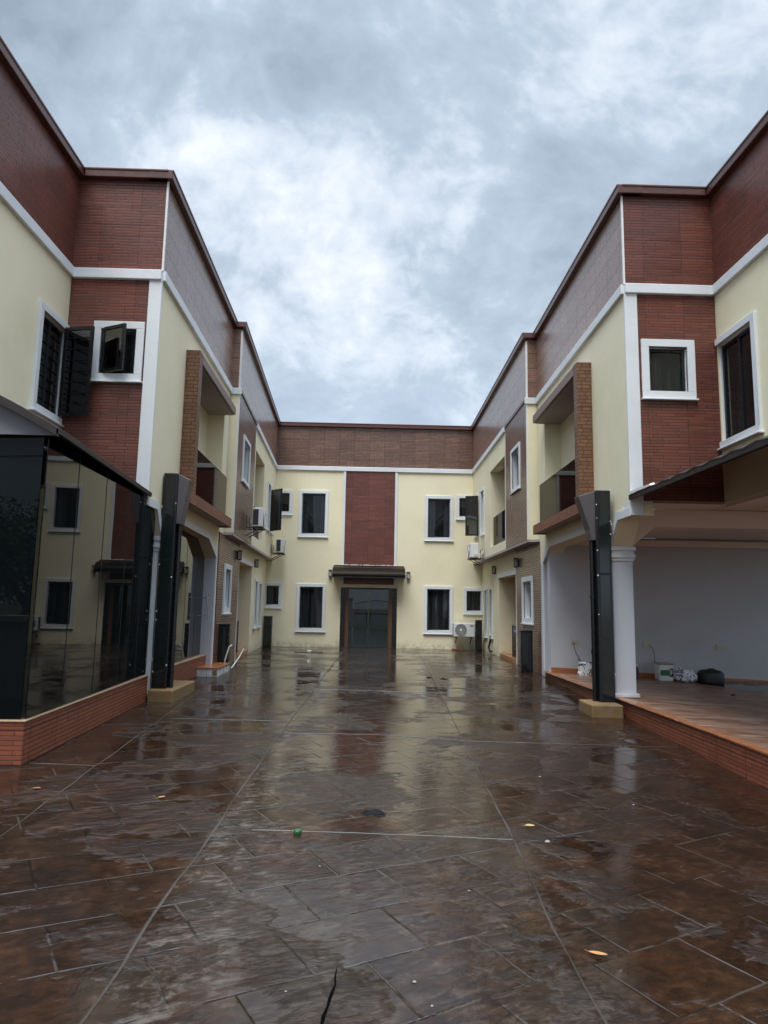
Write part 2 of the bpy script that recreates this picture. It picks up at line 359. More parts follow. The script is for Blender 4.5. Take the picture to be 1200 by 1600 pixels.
    def build(s, name, m, parent=None, bevel=0.0, smooth=False, origin=None, local=False):
        """link as one mesh object; coordinates are world ones unless local"""
        off = Vector((0, 0, 0))
        if not local:
            if parent is not None: off = parent['_w']
            else: off = Vector(origin) if origin is not None else Vector((0, 0, 0))
            off = Vector(off)
        me = bpy.data.meshes.new(name); me.from_pydata([tuple(a-off) for a in s.v], [], s.f)
        bm = bmesh.new(); bm.from_mesh(me)
        bmesh.ops.remove_doubles(bm, verts=bm.verts, dist=.0002)
        bmesh.ops.recalc_face_normals(bm, faces=bm.faces)
        uvl = bm.loops.layers.uv.new('UVMap')
        for f in bm.faces:
            nx, ny, nz = (abs(a) for a in f.normal)
            for lp in f.loops:
                cc_ = lp.vert.co + off
                lp[uvl].uv = (cc_.x, cc_.y) if nz > .75 else ((cc_.y, cc_.z) if nx > ny else (cc_.x, cc_.z))
            if smooth: f.smooth = True
        bm.to_mesh(me); bm.free()
        me.materials.append(m)
        ob = bpy.data.objects.new(name, me); COL.objects.link(ob)
        if parent is not None: ob.parent = parent
        elif not local: ob.location = off
        ob['_w'] = tuple(off)
        if bevel:
            b = ob.modifiers.new('bevel', 'BEVEL'); b.width = bevel; b.segments = 2; b.limit_method = 'ANGLE'; b.angle_limit = R(40)
        return ob

def tag(o, label=None, cat=None, group=None, kind=None):
    for a, v in (('label', label), ('category', cat), ('group', group), ('kind', kind)):
        if v: o[a] = v
    return o
def thing(name, loc, label, cat, group=None, rz=0):
    o = bpy.data.objects.new(name, None); COL.objects.link(o); o.location = loc; o.rotation_euler = (0, 0, rz); o.empty_display_size = .2
    o['_w'] = tuple(loc); return tag(o, label, cat, group)
def copy_tree(o, parent=None):
    c = o.copy(); COL.objects.link(c)
    if parent is not None: c.parent = parent
    for ch in list(o.children): copy_tree(ch, c)
    return c

# ------------------------------------------------------------------ ground and yard
def G(x, y):
    zl = 0.0; zr = -.025*max(0, 15.5-y); t = min(1, max(0, (x+3.3)/7.2)); return zl*(1-t)+zr*t
def grid(xs, ys, fn):
    mb = MB()
    for xa, xb in zip(xs, xs[1:]):
        for ya, yb in zip(ys, ys[1:]):
            mb.face([(xa, ya, fn(xa, ya)), (xb, ya, fn(xb, ya)), (xb, yb, fn(xb, yb)), (xa, yb, fn(xa, yb))])
    return mb
lin = lambda a, b, n: [a+(b-a)*i/n for i in range(n+1)]
yd = grid([-12]+lin(-3.3, 3.9, 12)+[12], lin(-2, 15.5, 20)+[16.5, 20, 26], G)
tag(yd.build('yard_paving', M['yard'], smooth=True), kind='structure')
gm = simple('bare_earth', (.10, .075, .055), .9, var=.3, bumpy=.5, scale=3)
g = MB(); g.face([(-400, -400, -.6), (400, -400, -.6), (400, 400, -.6), (-400, 400, -.6)])
tag(g.build('ground', gm), kind='structure')

# control joints between the poured strips (low wet ridges)
jm = simple('wet_cement_joint', (.062, .052, .044), .22, var=.4, bumpy=.8, scale=40)
mb = MB(); rj = random.Random(3)
def joint(pts, wd=.016, hgt=.005):
    P = []
    for (a, b) in zip(pts, pts[1:]):
        n_ = max(2, int(math.hypot(b[0]-a[0], b[1]-a[1])/.22))
        for i in range(n_): P.append((a[0]+(b[0]-a[0])*i/n_ + rj.uniform(-.008, .008), a[1]+(b[1]-a[1])*i/n_ + rj.uniform(-.008, .008), wd*rj.uniform(.35, 1.15)))
    P.append((*pts[-1], wd))
    L_, C_, R_ = [], [], []
    for i, (px_, py_, w_) in enumerate(P):
        q = P[min(i+1, len(P)-1)]; r_ = P[max(i-1, 0)]; t = Vector((q[0]-r_[0], q[1]-r_[1], 0)).normalized(); nn = Vector((-t.y, t.x, 0))
        zz_ = G(px_, py_); c_ = Vector((px_, py_, zz_))
        L_.append(c_+nn*w_/2+Vector((0, 0, .0015))); R_.append(c_-nn*w_/2+Vector((0, 0, .0015))); C_.append(c_+Vector((0, 0, hgt)))
    for i in range(len(P)-1): mb.face([L_[i], L_[i+1], C_[i+1], C_[i]]); mb.face([C_[i], C_[i+1], R_[i+1], R_[i]])
joint([(-2.2, 0), (-2.29, 4.67), (-2.40, 6.25), (-2.60, 9.46), (-2.95, 14.55), (-3.0, 17)])
joint([(-1.02, 0), (-1.02, 3.23), (-1.03, 3.66), (-1.01, 4.84), (-1.0, 7.62), (-.77, 19.3), (-.7, 24.5)], .024, .007)
joint([(.95, 0), (.99, 2.99), (1.0, 3.80), (1.07, 5.13), (1.14, 7.42), (1.6, 19.82), (1.75, 24.5)], .022, .007)
joint([(-.75, 5.04), (.16, 5.09), (1.06, 5.10)], .014)
joint([(-.98, 8.48), (.17, 8.63), (1.15, 8.47)], .022); joint([(1.15, 8.44), (3.8, 8.56)], .014)
joint([(-3.02, 6.58), (-2.42, 6.58)], .014); joint([(-2.5, 9.2), (-1.05, 9.3)], .014); joint([(1.3, 12.6), (3.8, 12.7)], .014); joint([(-.95, 12.6), (1.3, 12.55)], .014)
tag(mb.build('paving_joints', jm), kind='structure')
# crack in the concrete by the lower edge
mb = MB(); ck = [(-.097, 3.30), (-.102, 3.22), (-.098, 3.17), (-.110, 3.10), (-.117, 3.06), (-.121, 3.01), (-.134, 2.94), (-.138, 2.88), (-.155, 2.76)]
for i, (a, b) in enumerate(zip(ck, ck[1:])):
    wa, wb = [.005*min(1, j*.35)*(1+.35*math.sin(j*2.3))+.0015 for j in (i, i+1)]
    mb.face([(a[0]-wa, a[1], G(*a)+.003), (a[0]+wa, a[1], G(*a)+.003), (b[0]+wb, b[1], G(*b)+.003), (b[0]-wb, b[1], G(*b)+.003)])
tag(mb.build('paving_crack', simple('crack_shadow_filler', (.003, .003, .003), 1.0, spec=0.0)), kind='structure')

# ------------------------------------------------------------------ shared building pieces
def window(root, fr, u0, u1, z0, z1, bw=.11, deep=.10, mullion=1, w=0.0, sill=True, pane_mat='pane', proud=.035, bars=0, corner=False):
    """white plaster surround, black frame, dark pane; returns the surround part.  u0..z1 are outer surround edges"""
    mb = MB()
    if corner:      # runs into the return wall: no upright on that side
        mb.fbox(fr, u1-bw, u1, w-.02, w+proud, z0+bw, z1-bw); mb.fbox(fr, u0, u1, w-.02, w+proud, z0, z0+bw); mb.fbox(fr, u0, u1, w-.02, w+proud, z1-bw, z1)
        mb.ring(fr, u0, u1-bw-.0005, z0+bw+.0005, z1-bw-.0005, .012, w-deep-.06, w-.021)
    else:
        mb.ring(fr, u0, u1, z0, z1, bw, w-.02, w+proud)
        mb.ring(fr, u0+bw+.0005, u1-bw-.0005, z0+bw+.0005, z1-bw-.0005, .012, w-deep-.06, w-.021)
    if sill: mb.fbox(fr, u0-.02, u1+.02, w-.02, w+proud+.03, z0-.025, z0)
    wn = mb.build('window', M['white'], root, bevel=.006)
    a0, a1, b0, b1 = (u0+.0125 if corner else u0+bw+.0125), u1-bw-.0125, z0+bw+.0125, z1-bw-.0125
    mb = MB(); mb.ring(fr, a0, a1, b0, b1, .045, w-deep-.05, w-deep)
    for i in range(1, mullion):
        uu = a0+(a1-a0)*i/mullion; mb.fbox(fr, uu-.022, uu+.022, w-deep-.049, w-deep-.001, b0+.045, b1-.045)
    mb.build('frame', M['black'], wn, bevel=.004)
    mb = MB(); mb.fbox(fr, a0+.045, a1-.045, w-deep-.035, w-deep-.028, b0+.045, b1-.045)
    mb.build('pane', M[pane_mat], wn)
    if bars:
        mb = MB()
        for i in range(1, bars+1):
            z_ = b0+(b1-b0)*i/(bars+1); mb.fbox(fr, a0+.045, a1-.045, w-deep-.025, w-deep-.010, z_-.008, z_+.008)
        mb.build('burglar_bars', M['black'], wn)
    return wn
def wh(u0, u1, z0, z1, bw=.11): return (u0+bw, u1-bw, z0+bw, z1-bw)     # the hole that belongs to a window

def sash_leaf(wn, p_hinge, p_free, z0, z1, bars=0, mid=False):
    """a casement leaf standing open, from hinge to free edge (plan points)"""
    f = Frame(p_hinge, p_free); L_ = f.L
    mb = MB(); mb.ring(f, 0, L_, z0, z1, .05, -.018, .018)
    for i in range(1, bars+1):
        zz_ = z0+(z1-z0)*i/(bars+1); mb.fbox(f, .05, L_-.05, -.014, .014, zz_-.009, zz_+.009)
    if mid: mb.fbox(f, .05, L_-.05, -.014, .014, (z0+z1)/2-.02, (z0+z1)/2+.02)
    s_ = mb.build('sash', M['black'], wn, bevel=.003)
    mb = MB(); mb.fbox(f, .05, L_-.05, -.003, .003, z0+.05, z1-.05); mb.build('sash_pane', M['sashglass'], wn)
M['sashglass'] = smoked('sash_glass', (.12, .13, .13), 2.3, .01)

ZC0, ZC1 = 6.30, 6.46        # cornice
ZP1 = 7.93                   # parapet top
ZR = 8.07                    # coping top
def coping(mb, fr, u0, u1, w0=-.30, w1=.09): mb.fbox(fr, u0, u1, w0, w1, ZP1, ZR); mb.fbox(fr, u0, u1, w0+.03, w1+.012, ZR-.03, ZR+.012)

# ================================================================== the two side wings
def wing(side, P):
    sg = -1 if side == 'L' else 1
    C, D, Lo, A, Bf = P['C'], P['D'], P['Lo'], P['A'], P['B']
    root = thing('townhouse_wing', (sg*5.5, 15, 0), P['label'], 'building', 'facing wings of the housing block')
    Lc, Ld = C.L, D.L
    w_ = P['slabw']
    # ---- cream walls of the upper floor
    mb = MB()
    u_o0, u_o1, zo0, zo1 = P['bal']
    mb.holes(C, 0.002, Lc-.02, 3.02, ZC0, [(u_o0, u_o1, zo0, zo1)], 0, .19)
    pf = lambda a, b, d_: C.at(a, d_, b)
    # facade over the open bay, with the bevelled haunches at both ends
    ar = P['arch']
    poly = [(0.002, 3.02), (0.002, 2.85), (P['cant'], 2.85), (P['pil'][0], 2.47), (P['pil'][1], 2.47)] + ar + [(P['archend'], ar[-1][1]), (P['archend'], 3.02)]
    mb.prism(poly, pf, 0.0, -.34)
    # jamb wall beyond the bay goes down to the floor
    mb.build('front_wall', M['cream'], root)
    mb = MB()
    dh = [P['dbal'], wh(*P['dslim'], bw=.07), wh(*P['dcas'], bw=.07)]
    mb.holes(D, P['dbrick'], Ld+.0, 3.06, ZC0, dh, 0, .30)
    mb.build('overhang_wall', M['cream'], root)
    mb = MB()
    lh = [P['rec']] + [wh(*q, bw=.09) for q in P['lslim']]
    mb.holes(Lo, P['lbrick'][1], Lo.L+.05, -.05, 3.06, lh, 0, .25)
    mb.build('ground_floor_wall', M['cream'], root)
    # ---- soffit of the overhang
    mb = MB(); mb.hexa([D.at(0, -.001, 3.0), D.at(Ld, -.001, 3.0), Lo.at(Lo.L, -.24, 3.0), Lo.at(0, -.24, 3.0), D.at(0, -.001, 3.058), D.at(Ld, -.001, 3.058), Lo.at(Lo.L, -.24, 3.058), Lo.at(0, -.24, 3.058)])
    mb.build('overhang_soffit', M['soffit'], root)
    # ---- brick panel of the overhang, up to the parapet
    mb = MB(); mb.holes(D, 0, P['dbrick'], 3.055, ZC1-.03, [wh(*P['dwin'], bw=.09)], .004, .30)
    mb.build('brick_cladding', M['brown'], root)
    mb = MB(); mb.fbox(D, .02, P['dbrick']-.02, -.1, .03, ZC1-.06, ZC1+.02); mb.build('brown_trim', M['cap'], root, bevel=.006)
    mb = MB(); mb.fbox(D, -.012, .035, -.03, .012, 3.05, ZP1-.06); mb.build('edge_strip', M['strip'], root)
    mb = MB(); mb.fbox(D, P['dbrick']-.015, P['dbrick']+.02, -.03, .012, 3.06, ZC0-.02); mb.build('edge_strip', M['strip'], root)
    # ---- near return face of the overhang (cream)
    mb = MB(); mb.fbox(D, -.008, -.001, -.29, -.02, 3.056, ZC0); mb.build('return_face', M['cream'], root)
    # ---- ground floor brick panel
    b0, b1 = P['lbrick']
    mb = MB(); mb.holes(Lo, b0, b1, -.05, 3.0, [wh(*P['lwin'], bw=.12)], .006, .25); mb.build('brick_cladding', M['brown'], root)
    mb = MB(); mb.fbox(Lo, b1-.02, b1+.025, -.03, .02, -.02, 2.70); mb.build('edge_strip', M['strip'], root)
    mb = MB(); mb.fbox(Lo, b1+.03, P['rec'][1]+.10, -.05, .025, P['rec'][3]-.005, P['rec'][3]+.12); mb.build('lintel', M['white'], root, bevel=.006)
    # ---- recessed entrance
    rc = P['rec']
    mb = MB(); mb.fbox(Lo, rc[0]-.05, rc[1]+.4, -1.35, -1.25, 0, 3.0); mb.fbox(Lo, rc[1]+.001, rc[1]+.1, -1.25, -.25, 0, 2.9); mb.fbox(Lo, rc[0]-.1, rc[0]-.001, -1.25, -.25, 0, 2.9)
    mb.build('entrance_recess_wall', M['cream'], root)
    mb = MB(); mb.fbox(Lo, rc[0], rc[1], -1.25, -.25, rc[3]+.05, rc[3]+.12); mb.build('entrance_ceiling', M['soffit'], root)
    mb = MB(); mb.fbox(Lo, rc[0]+.003, rc[1]-.003, -1.25, -.03, -.06, .10); mb.build('entrance_step', M['tiletop'], root, bevel=.006)
    mb = MB(); mb.ring(Lo, rc[0]+.5, rc[0]+1.6, .1, 2.25, .09, -1.25, -1.20); dr = mb.build('door', M['wood'], root)
    mb = MB(); mb.fbox(Lo, rc[0]+.59, rc[0]+1.51, -1.24, -1.215, .19, 2.16); mb.build('door_leaf', M['blackmatt'], dr)
    # ---- windows
    w1 = window(root, D, *P['dwin'], bw=.09, deep=.13); window(root, Lo, *P['lwin'], bw=.12, deep=.15, w=.006)
    window(root, D, *P['dslim'], bw=.07, deep=.12)
    wc = window(root, D, *P['dcas'], bw=.07, deep=.08)
    sash_leaf(wc, *P['dsash'])
    for q in P['lslim']: window(root, Lo, *q, bw=.09, deep=.14)
    # ---- overhang balcony
    q = P['dbal']
    mb = MB(); mb.fbox(D, q[0]-.05, q[1]+.05, -.75, -.65, 3.06, 5.95); mb.fbox(D, q[1]+.001, q[1]+.1, -.65, -.30, 3.06, 5.9); mb.build('balcony_back_wall', M['cream'], root)
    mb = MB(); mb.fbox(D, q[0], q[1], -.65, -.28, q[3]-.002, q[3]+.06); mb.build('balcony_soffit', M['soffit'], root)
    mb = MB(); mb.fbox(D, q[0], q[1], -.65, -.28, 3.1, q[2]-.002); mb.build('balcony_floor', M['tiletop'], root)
    mb = MB(); mb.fbox(D, q[0]+.01, q[1]-.01, -.112, -.10, q[2]+.0, q[2]+.93); bl = mb.build('balustrade', M['smoke'], root)
    for uu in (q[0]+.02, (q[0]+q[1])/2, q[1]-.05):
        mb = MB(); mb.fbox(D, uu, uu+.03, -.135, -.113, q[2], q[2]+.9); mb.build('post', M['steel'], bl)
    mb = MB(); mb.ring(D, q[0]+.15, q[0]+1.35, 3.33, 5.4, .07, -.65, -.62); dr = mb.build('balcony_door', M['white'], root)
    mb = MB(); mb.fbox(D, q[0]+.22, q[0]+1.28, -.645, -.63, 3.4, 5.33); mb.build('door_pane', M['pane'], dr)
    # ---- main balcony: brick pier, head beam, slab, glass
    pu = P['pier']
    mb = MB(); mb.fbox(C, pu, pu+.22, -.02, w_, 3.29, 5.80); mb.build('balcony_pier', M['pier'], root)
    mb = MB(); mb.fbox(C, pu-.006, pu+.226, -.02, w_+.004, 5.80, 5.825); mb.fbox(C, pu+.22, P['bend'], w_-.06, w_+.003, 5.655, 5.82); bm_ = mb.build('balcony_head_trim', M['cap2'], root)
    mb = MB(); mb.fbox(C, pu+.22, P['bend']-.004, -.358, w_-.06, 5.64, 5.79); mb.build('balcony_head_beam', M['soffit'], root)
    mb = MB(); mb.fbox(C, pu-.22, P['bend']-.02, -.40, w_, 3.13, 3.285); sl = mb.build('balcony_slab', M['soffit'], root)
    mb = MB(); mb.fbox(C, pu-.24, P['bend'], w_, w_+.025, 3.10, 3.30); mb.fbox(C, P['bend']-.02, P['bend'], .0, w_, 3.10, 3.30); mb.fbox(C, pu-.24, pu-.22, .0, w_, 3.10, 3.30)
    mb.build('slab_fascia', M['plinth'], sl, bevel=.004)
    mb = MB(); mb.fbox(C, pu+.24, P['bend']-.28, w_-.08, w_-.068, 3.30, 4.17); mb.fbox(C, P['bend']-.28, P['bend']-.268, .0, w_-.068, 3.30, 4.17); bl = mb.build('balustrade', M['smoke'], root)
    for i in range(4):
        uu = pu+.34+(P['bend']-pu-.75)*i/3; mb = MB(); mb.fbox(C, uu, uu+.05, w_-.11, w_-.082, 3.285, 3.42); mb.build('glass_clamp', M['steel'], bl)
    # recess behind
    mb = MB(); mb.fbox(C, u_o0-.05, u_o1+.05, -.45, -.36, 3.05, 5.9); mb.fbox(C, u_o1+.001, u_o1+.08, -.36, -.189, 3.05, 5.9); mb.build('balcony_back_wall', M['cream'], root)
    mb = MB(); mb.ring(C, u_o0+.1, u_o0+2.0, 3.3, 5.45, .07, -.36, -.325); dr = mb.build('balcony_door', M['white'], root)
    mb = MB(); mb.fbox(C, u_o0+.17, u_o0+1.02, -.355, -.34, 3.37, 5.38); mb.fbox(C, u_o0+1.08, u_o0+1.93, -.355, -.34, 3.37, 5.38); mb.build('door_pane', M['pane'], dr)
    mb = MB(); mb.fbox(C, u_o0+1.02, u_o0+1.08, -.35, -.32, 3.37, 5.38); mb.build('door_mullion', M['white'], dr)
    # ---- arch trim (white band round the bay opening)
    mb = MB()
    inner = [(P['pil'][1]+.005, 2.47)] + ar + [(ar[-1][0], -.05)]
    outer = [(P['pil'][1]+.005, 2.66), (ar[0][0]-.08, ar[0][1]+.13), (ar[1][0]+.06, ar[1][1]+.13), (ar[2][0]+.10, ar[2][1]+.06), (ar[2][0]+.10, -.05)]
    for a, b, c_, d_ in zip(inner, inner[1:], outer[1:], outer): mb.prism([a, b, c_, d_], pf, -.002, .022)
    inner = [(-.0, 2.845), (P['cant'], 2.845), (P['pil'][0]-.005, 2.47)]; outer = [(-.0, 2.97), (P['cant']+.05, 2.97), (P['pil'][0]+.10, 2.54)]
    for a, b, c_, d_ in zip(inner, inner[1:], outer[1:], outer): mb.prism([a, b, c_, d_], pf, -.002, .022)
    mb.build('arch_trim', M['white'], root)
    # jamb of the bay at the far end
    mb = MB(); mb.fbox(C, ar[-1][0], P['archend'], -.34, -.001, -.06, ar[-1][1]); mb.build('bay_jamb', M['lav'], root)
    # ---- bay pillar with its capital
    p0, p1 = P['pil']; wa, wb = P['pilw']; fl = P['floor'](0.5)
    mb = MB(); mb.fbox(C, p0+.02, p1-.02, wa+.02, wb-.02, fl+.06, 2.24); pl = mb.build('pillar', P['pilmat'], root, bevel=.008)
    mb = MB()
    for (e, za, zb) in ((.0, 2.235, 2.285), (.018, 2.285, 2.35), (.0, 2.35, 2.40), (.022, 2.40, 2.468)): mb.fbox(C, p0-e, p1+e, wa-e, wb+e, za, zb)
    mb.build('capital', M['white'], pl, bevel=.010)
    mb = MB(); mb.fbox(C, p0-.02, p1+.02, wa-.02, wb+.02, fl, fl+.06); mb.build('base', M['white'], pl, bevel=.008)
    # ---- near return wall (faces the camera): brick, window, pilaster
    mb = MB(); mb.holes(Bf, -.1 if sg < 0 else .194, Bf.L-.194 if sg < 0 else Bf.L+.1, P['bz'], ZC0, [wh(*P['bwin'], bw=.115)], 0, .25); mb.build('return_brick', M['red'], root)
    bw_ = window(root, Bf, *P['bwin'], bw=.115, deep=.05)
    if side == 'L':
        a = Bf.at(P['bwin'][0]+.13, .0, 0); b = Bf.at(P['bwin'][0]+.54, .20, 0)
        sash_leaf(bw_, (a.x, a.y), (b.x, b.y), P['bwin'][2]+.12, P['bwin'][3]-.1)
    e0, e1 = P['bpil']
    mb = MB(); mb.fbox(Bf, e0, e1, -.02, .025, 2.85, ZC0); mb.build('corner_pilaster', M['white'], root, bevel=.008)
    # ---- side wall of the near part: cream
    mb = MB(); mb.holes(A, .001, A.L, 3.06, ZC0, [(P['awin'][0], P['awin'][1]-.10, P['awin'][2]+.10, P['awin'][3]-.10)], 0, .22); mb.build('side_wall', M['cream'], root)
    aw = window(root, A, *P['awin'], bw=.10, deep=.05, mullion=2, bars=7 if side == 'L' else 0, proud=.05, corner=True)
    if side == 'L':
        u_ = P['awin'][0]+.12; a = A.at(u_, .04, 0); b = A.at(u_+.10, .50, 0)
        sash_leaf(aw, (a.x, a.y), (b.x, b.y), P['awin'][2]+.10, P['awin'][3]-.08, bars=7)
    # ---- cornice
    mb = MB()
    mb.fbox(C, 0, Lc-.05, -.05, .055, ZC0, ZC1)
    mb.fbox(Bf, -.0, Bf.L-.0, -.05, .058, ZC0, ZC1)
    mb.fbox(A, .0, A.L, -.05, .055, ZC0, ZC1)
    mb.build('cornice', M['white'], root, bevel=.012)
    mb = MB(); mb.fbox(D, P['dbrick'], Ld, -.05, .055, ZC0, ZC1); mb.build('cornice', M['white'], root, bevel=.012)
    mb = MB(); mb.fbox(D, -.05, -.012, -.30, .055, ZC0, ZC1); mb.build('cornice', M['white'], root, bevel=.012)
    # ---- parapet
    mb = MB(); mb.fbox(C, .21, Lc+.1, -.22, .0, ZC1, ZP1); mb.fbox(C, .012, .21, -.012, .0, ZC1, ZP1); mb.fbox(D, 0, Ld+.1, -.42, .003, ZC1, ZP1)
    mb.build('parapet', M['ptile'], root)
    mb = MB(); mb.fbox(Bf, -.1 if sg < 0 else .013, Bf.L-.013 if sg < 0 else Bf.L+.1, -.2, .0, ZC1, ZP1); mb.fbox(A, .002, A.L, -.2, .0, ZC1, ZP1); mb.build('parapet_return', M['red'], root)
    ce = Bf.at(0 if P['bpil'][0] < Bf.L/2 else Bf.L, 0, 0)
    mb = MB(); mb.box(ce.x-.014, ce.x+.014, ce.y-.014, ce.y+.014, ZC1, ZP1); mb.build('edge_strip', M['strip'], root)
    mb = MB(); coping(mb, C, -.09, Lc-.02); coping(mb, D, -.06, Ld+.02); mb.fbox(D, -.09, -.058, -.3, .09, ZP1, ZR)
    coping(mb, Bf, .10 if sg < 0 else -.02, Bf.L+.02 if sg < 0 else Bf.L-.10); coping(mb, A, -.09, A.L)
    mb.build('coping', M['cap'], root, bevel=.012)
    # ---- roof slab and outer walls that close the block
    mb = MB(); xo = sg*10.5
    xs = sorted((xo, C.at(0, -.23, 0).x*1.0 + sg*.02)); mb.box(xs[0], xs[1], 10.3, 24.7, 6.7, 6.85)
    ye = A.at(A.L, 0, 0).y; xs = sorted((xo, A.at(0, -.23, 0).x)); mb.box(xs[0], xs[1], ye, 10.28, 6.7, 6.85)
    mb.build('roof', M['greypanel'], root)
    mb = MB(); xs = sorted((xo, xo+sg*.2)); mb.box(xs[0], xs[1], 15.4, 24.9, -.5, 7.9); mb.box(xs[0], xs[1], ye, 15.4, 3.06 if sg > 0 else -.5, 7.9)
    xs = sorted((xo, A.at(0, -.23, 0).x)); mb.box(xs[0], xs[1], ye, ye+.2, 3.06, 7.9)
    mb.build('outer_wall', M['cream'], root)
    return root
M['cap2'] = simple('dusty_brown_trim', (.20, .125, .10), .5, var=.2, bumpy=.2)

YB = 10.05
Cl, Dl, Ll = Frame((-3.216, YB), (-3.278, 15.71)), Frame((-3.076, 15.77), (-3.375, 24.78)), Frame((-3.278, 15.71), (-3.60, 24.78))
Cr, Dr, Lr = Frame((3.884, YB), (3.98, 15.93), True), Frame((3.726, 15.97), (3.796, 24.78), True), Frame((3.98, 15.93), (4.13, 24.78), True)
Al = Frame((-4.58, YB), (-4.58, 6.2), True)     # u grows toward the camera
Ar = Frame((5.29, YB), (5.29, 3.4))
Bl = Frame((-4.58, YB), (-3.216, YB)); Br = Frame((3.884, YB), (5.29, YB))
PL = dict(C=Cl, D=Dl, Lo=Ll, A=Al, B=Bl, label='cream and brick two storey wing on the left with dark glazed ground floor',
    bal=(1.80, 5.12, 3.2, 5.66), pier=1.62, bend=5.14, slabw=.24, arch=[(1.70, 2.80), (4.12, 2.76), (4.93, 2.42)], archend=5.14, cant=.45, pil=(.72, 1.04), pilw=(-.34, .0), pilmat=M['white'],
    floor=lambda u: .05, dbrick=3.12, dwin=(.86, 2.06, 4.42, 5.58), dbal=(3.3, 5.46, 3.33, 5.74), dslim=(6.50, 7.30, 3.86, 5.44), dcas=(7.62, 8.5, 3.86, 5.42),
    dsash=((-3.34, 23.35), (-2.90, 22.9), 3.90, 5.30), lbrick=(-.48, 2.50), lwin=(.26, 1.25, 1.23, 2.37), rec=(2.56, 5.22, -.04, 2.56),
    lslim=[(5.95, 6.65, .72, 2.24), (7.02, 7.76, .72, 2.2)], bz=3.0, bwin=(.40, 1.155, 4.70, 5.63), bpil=(1.18, 1.375), awin=(.03, .93, 4.0, 5.53))
PR = dict(C=Cr, D=Dr, Lo=Lr, A=Ar, B=Br, label='cream and brick two storey wing on the right with open carport below',
    bal=(1.90, 5.22, 3.2, 5.66), pier=1.72, bend=5.24, slabw=.26, arch=[(1.75, 2.82), (4.86, 2.80), (5.47, 2.48)], archend=5.85, cant=.55, pil=(.90, 1.24), pilw=(-.36, .0), pilmat=None,
    floor=lambda u: .115, dbrick=2.66, dwin=(.73, 1.82, 4.41, 5.57), dbal=(2.76, 5.20, 3.30, 5.66), dslim=(6.22, 6.95, 3.83, 5.37), dcas=(7.55, 8.35, 3.88, 5.38),
    dsash=((3.76, 23.42), (3.34, 23.56), 3.90, 5.28), lbrick=(-.10, 2.68), lwin=(.66, 1.86, 1.10, 2.25), rec=(2.78, 5.5, -.05, 2.38),
    lslim=[(6.57, 7.18, .50, 2.14), (7.66, 8.30, .48, 2.15)], bz=3.08, bwin=(.225, 1.045, 4.64, 5.575), bpil=(-.012, .185), awin=(.03, 1.10, 3.88, 5.58))
PR['pilmat'] = plaster('pillar_blue_white', (.60, .64, .70), amount=.15, rough=.55)
WL = wing('L', PL); WR = wing('R', PR)

# ---- left wing: glazed ground floor (bay and near room), plinths
def wl(u, w, z): return Cl.at(u, w, z)
mb = MB(); mb.fbox(Cl, 1.06, 4.93, -.60, -.10, -.10, .36); mb.build('bay_plinth', M['plinth'], WL)
mb = MB(); mb.fbox(Cl, 1.06, 4.93, -.60, -.09, .36, .375); mb.build('plinth_ledge', M['ledge'], WL, bevel=.004)
ga, gb = Cl.at(1.06, -.09, 0), Cl.at(4.93, -.18, 0); BG = Frame((ga.x, ga.y), (gb.x, gb.y))
us_ = [0, .34, 1.27, 2.20, 3.14, BG.L]
for a, b in zip(us_, us_[1:]):
    mb = MB(); mb.fbox(BG, a+.007, b-.007, -.062, -.05, .376, 3.0); mb.build('glazing_panel', M['bigglass'], WL)
mb = MB()
for a in us_[1:-1]: mb.fbox(BG, a-.007, a+.007, -.064, -.047, .376, 3.0)
mb.build('glazing_joints', M['blackmatt'], WL)
mb = MB()
for uu in (4.46, 4.60): mb.tube([Cl.at(uu, -.03, 1.10), Cl.at(uu, -.03, 1.66)], .014)
for zz_ in (1.18, 1.36, 1.56): mb.tube([Cl.at(4.42, -.03, zz_), Cl.at(4.63, -.03, zz_)], .009)
for zz_ in (1.2, 1.56): mb.tube([Cl.at(4.46, -.03, zz_), Cl.at(4.45, -.22, zz_)], .009)
mb.build('door_handle', M['steel'], WL)
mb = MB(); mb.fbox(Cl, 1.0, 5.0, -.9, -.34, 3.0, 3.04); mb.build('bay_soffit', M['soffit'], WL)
# near glazed room, its long side turned a little from the wing
GF = Frame((-3.01, 6.45), (-3.225, 10.60))
mb = MB(); mb.prism([(-7.5, 6.45), (-3.03, 6.45), (-3.225, 10.60), (-7.5, 10.60)], lambda a, b, d_: (a, b, d_), -.2, .37); mb.build('room_plinth', M['plinth'], WL)
mb = MB(); mb.prism([(-7.5, 6.438), (-3.018, 6.438), (-3.213, 10.60), (-7.5, 10.60)], lambda a, b, d_: (a, b, d_), .37, .384); mb.build('plinth_ledge', M['ledge'], WL, bevel=.004)
ys = [.05, .88, 1.80, 2.72, 3.55, 4.15]
for a, b in zip(ys, ys[1:]):
    mb = MB(); mb.fbox(GF, a+.007, b-.007, -.045, -.033, .392, 3.06); mb.build('glazing_panel', M['bigglass'], WL)
for a, b in zip((-3.86, -5.2, -6.4), (-3.085, -3.86, -5.2)):
    mb = MB(); mb.box(a+.012, b-.004, 6.492, 6.504, .392, 3.03); mb.build('glazing_panel', M['bigglass'], WL)
mb = MB()
for a in ys[1:-1]: mb.fbox(GF, a-.007, a+.007, -.047, -.030, .392, 3.06)
mb.box(-3.875, -3.845, 6.485, 6.51, .392, 3.03)
mb.build('glazing_joints', M['blackmatt'], WL)
mb = MB(); mb.box(-4.3, -3.30, 9.9, 9.94, .4, 3.0); mb.build('room_back_wall', M['blackmatt'], WL)

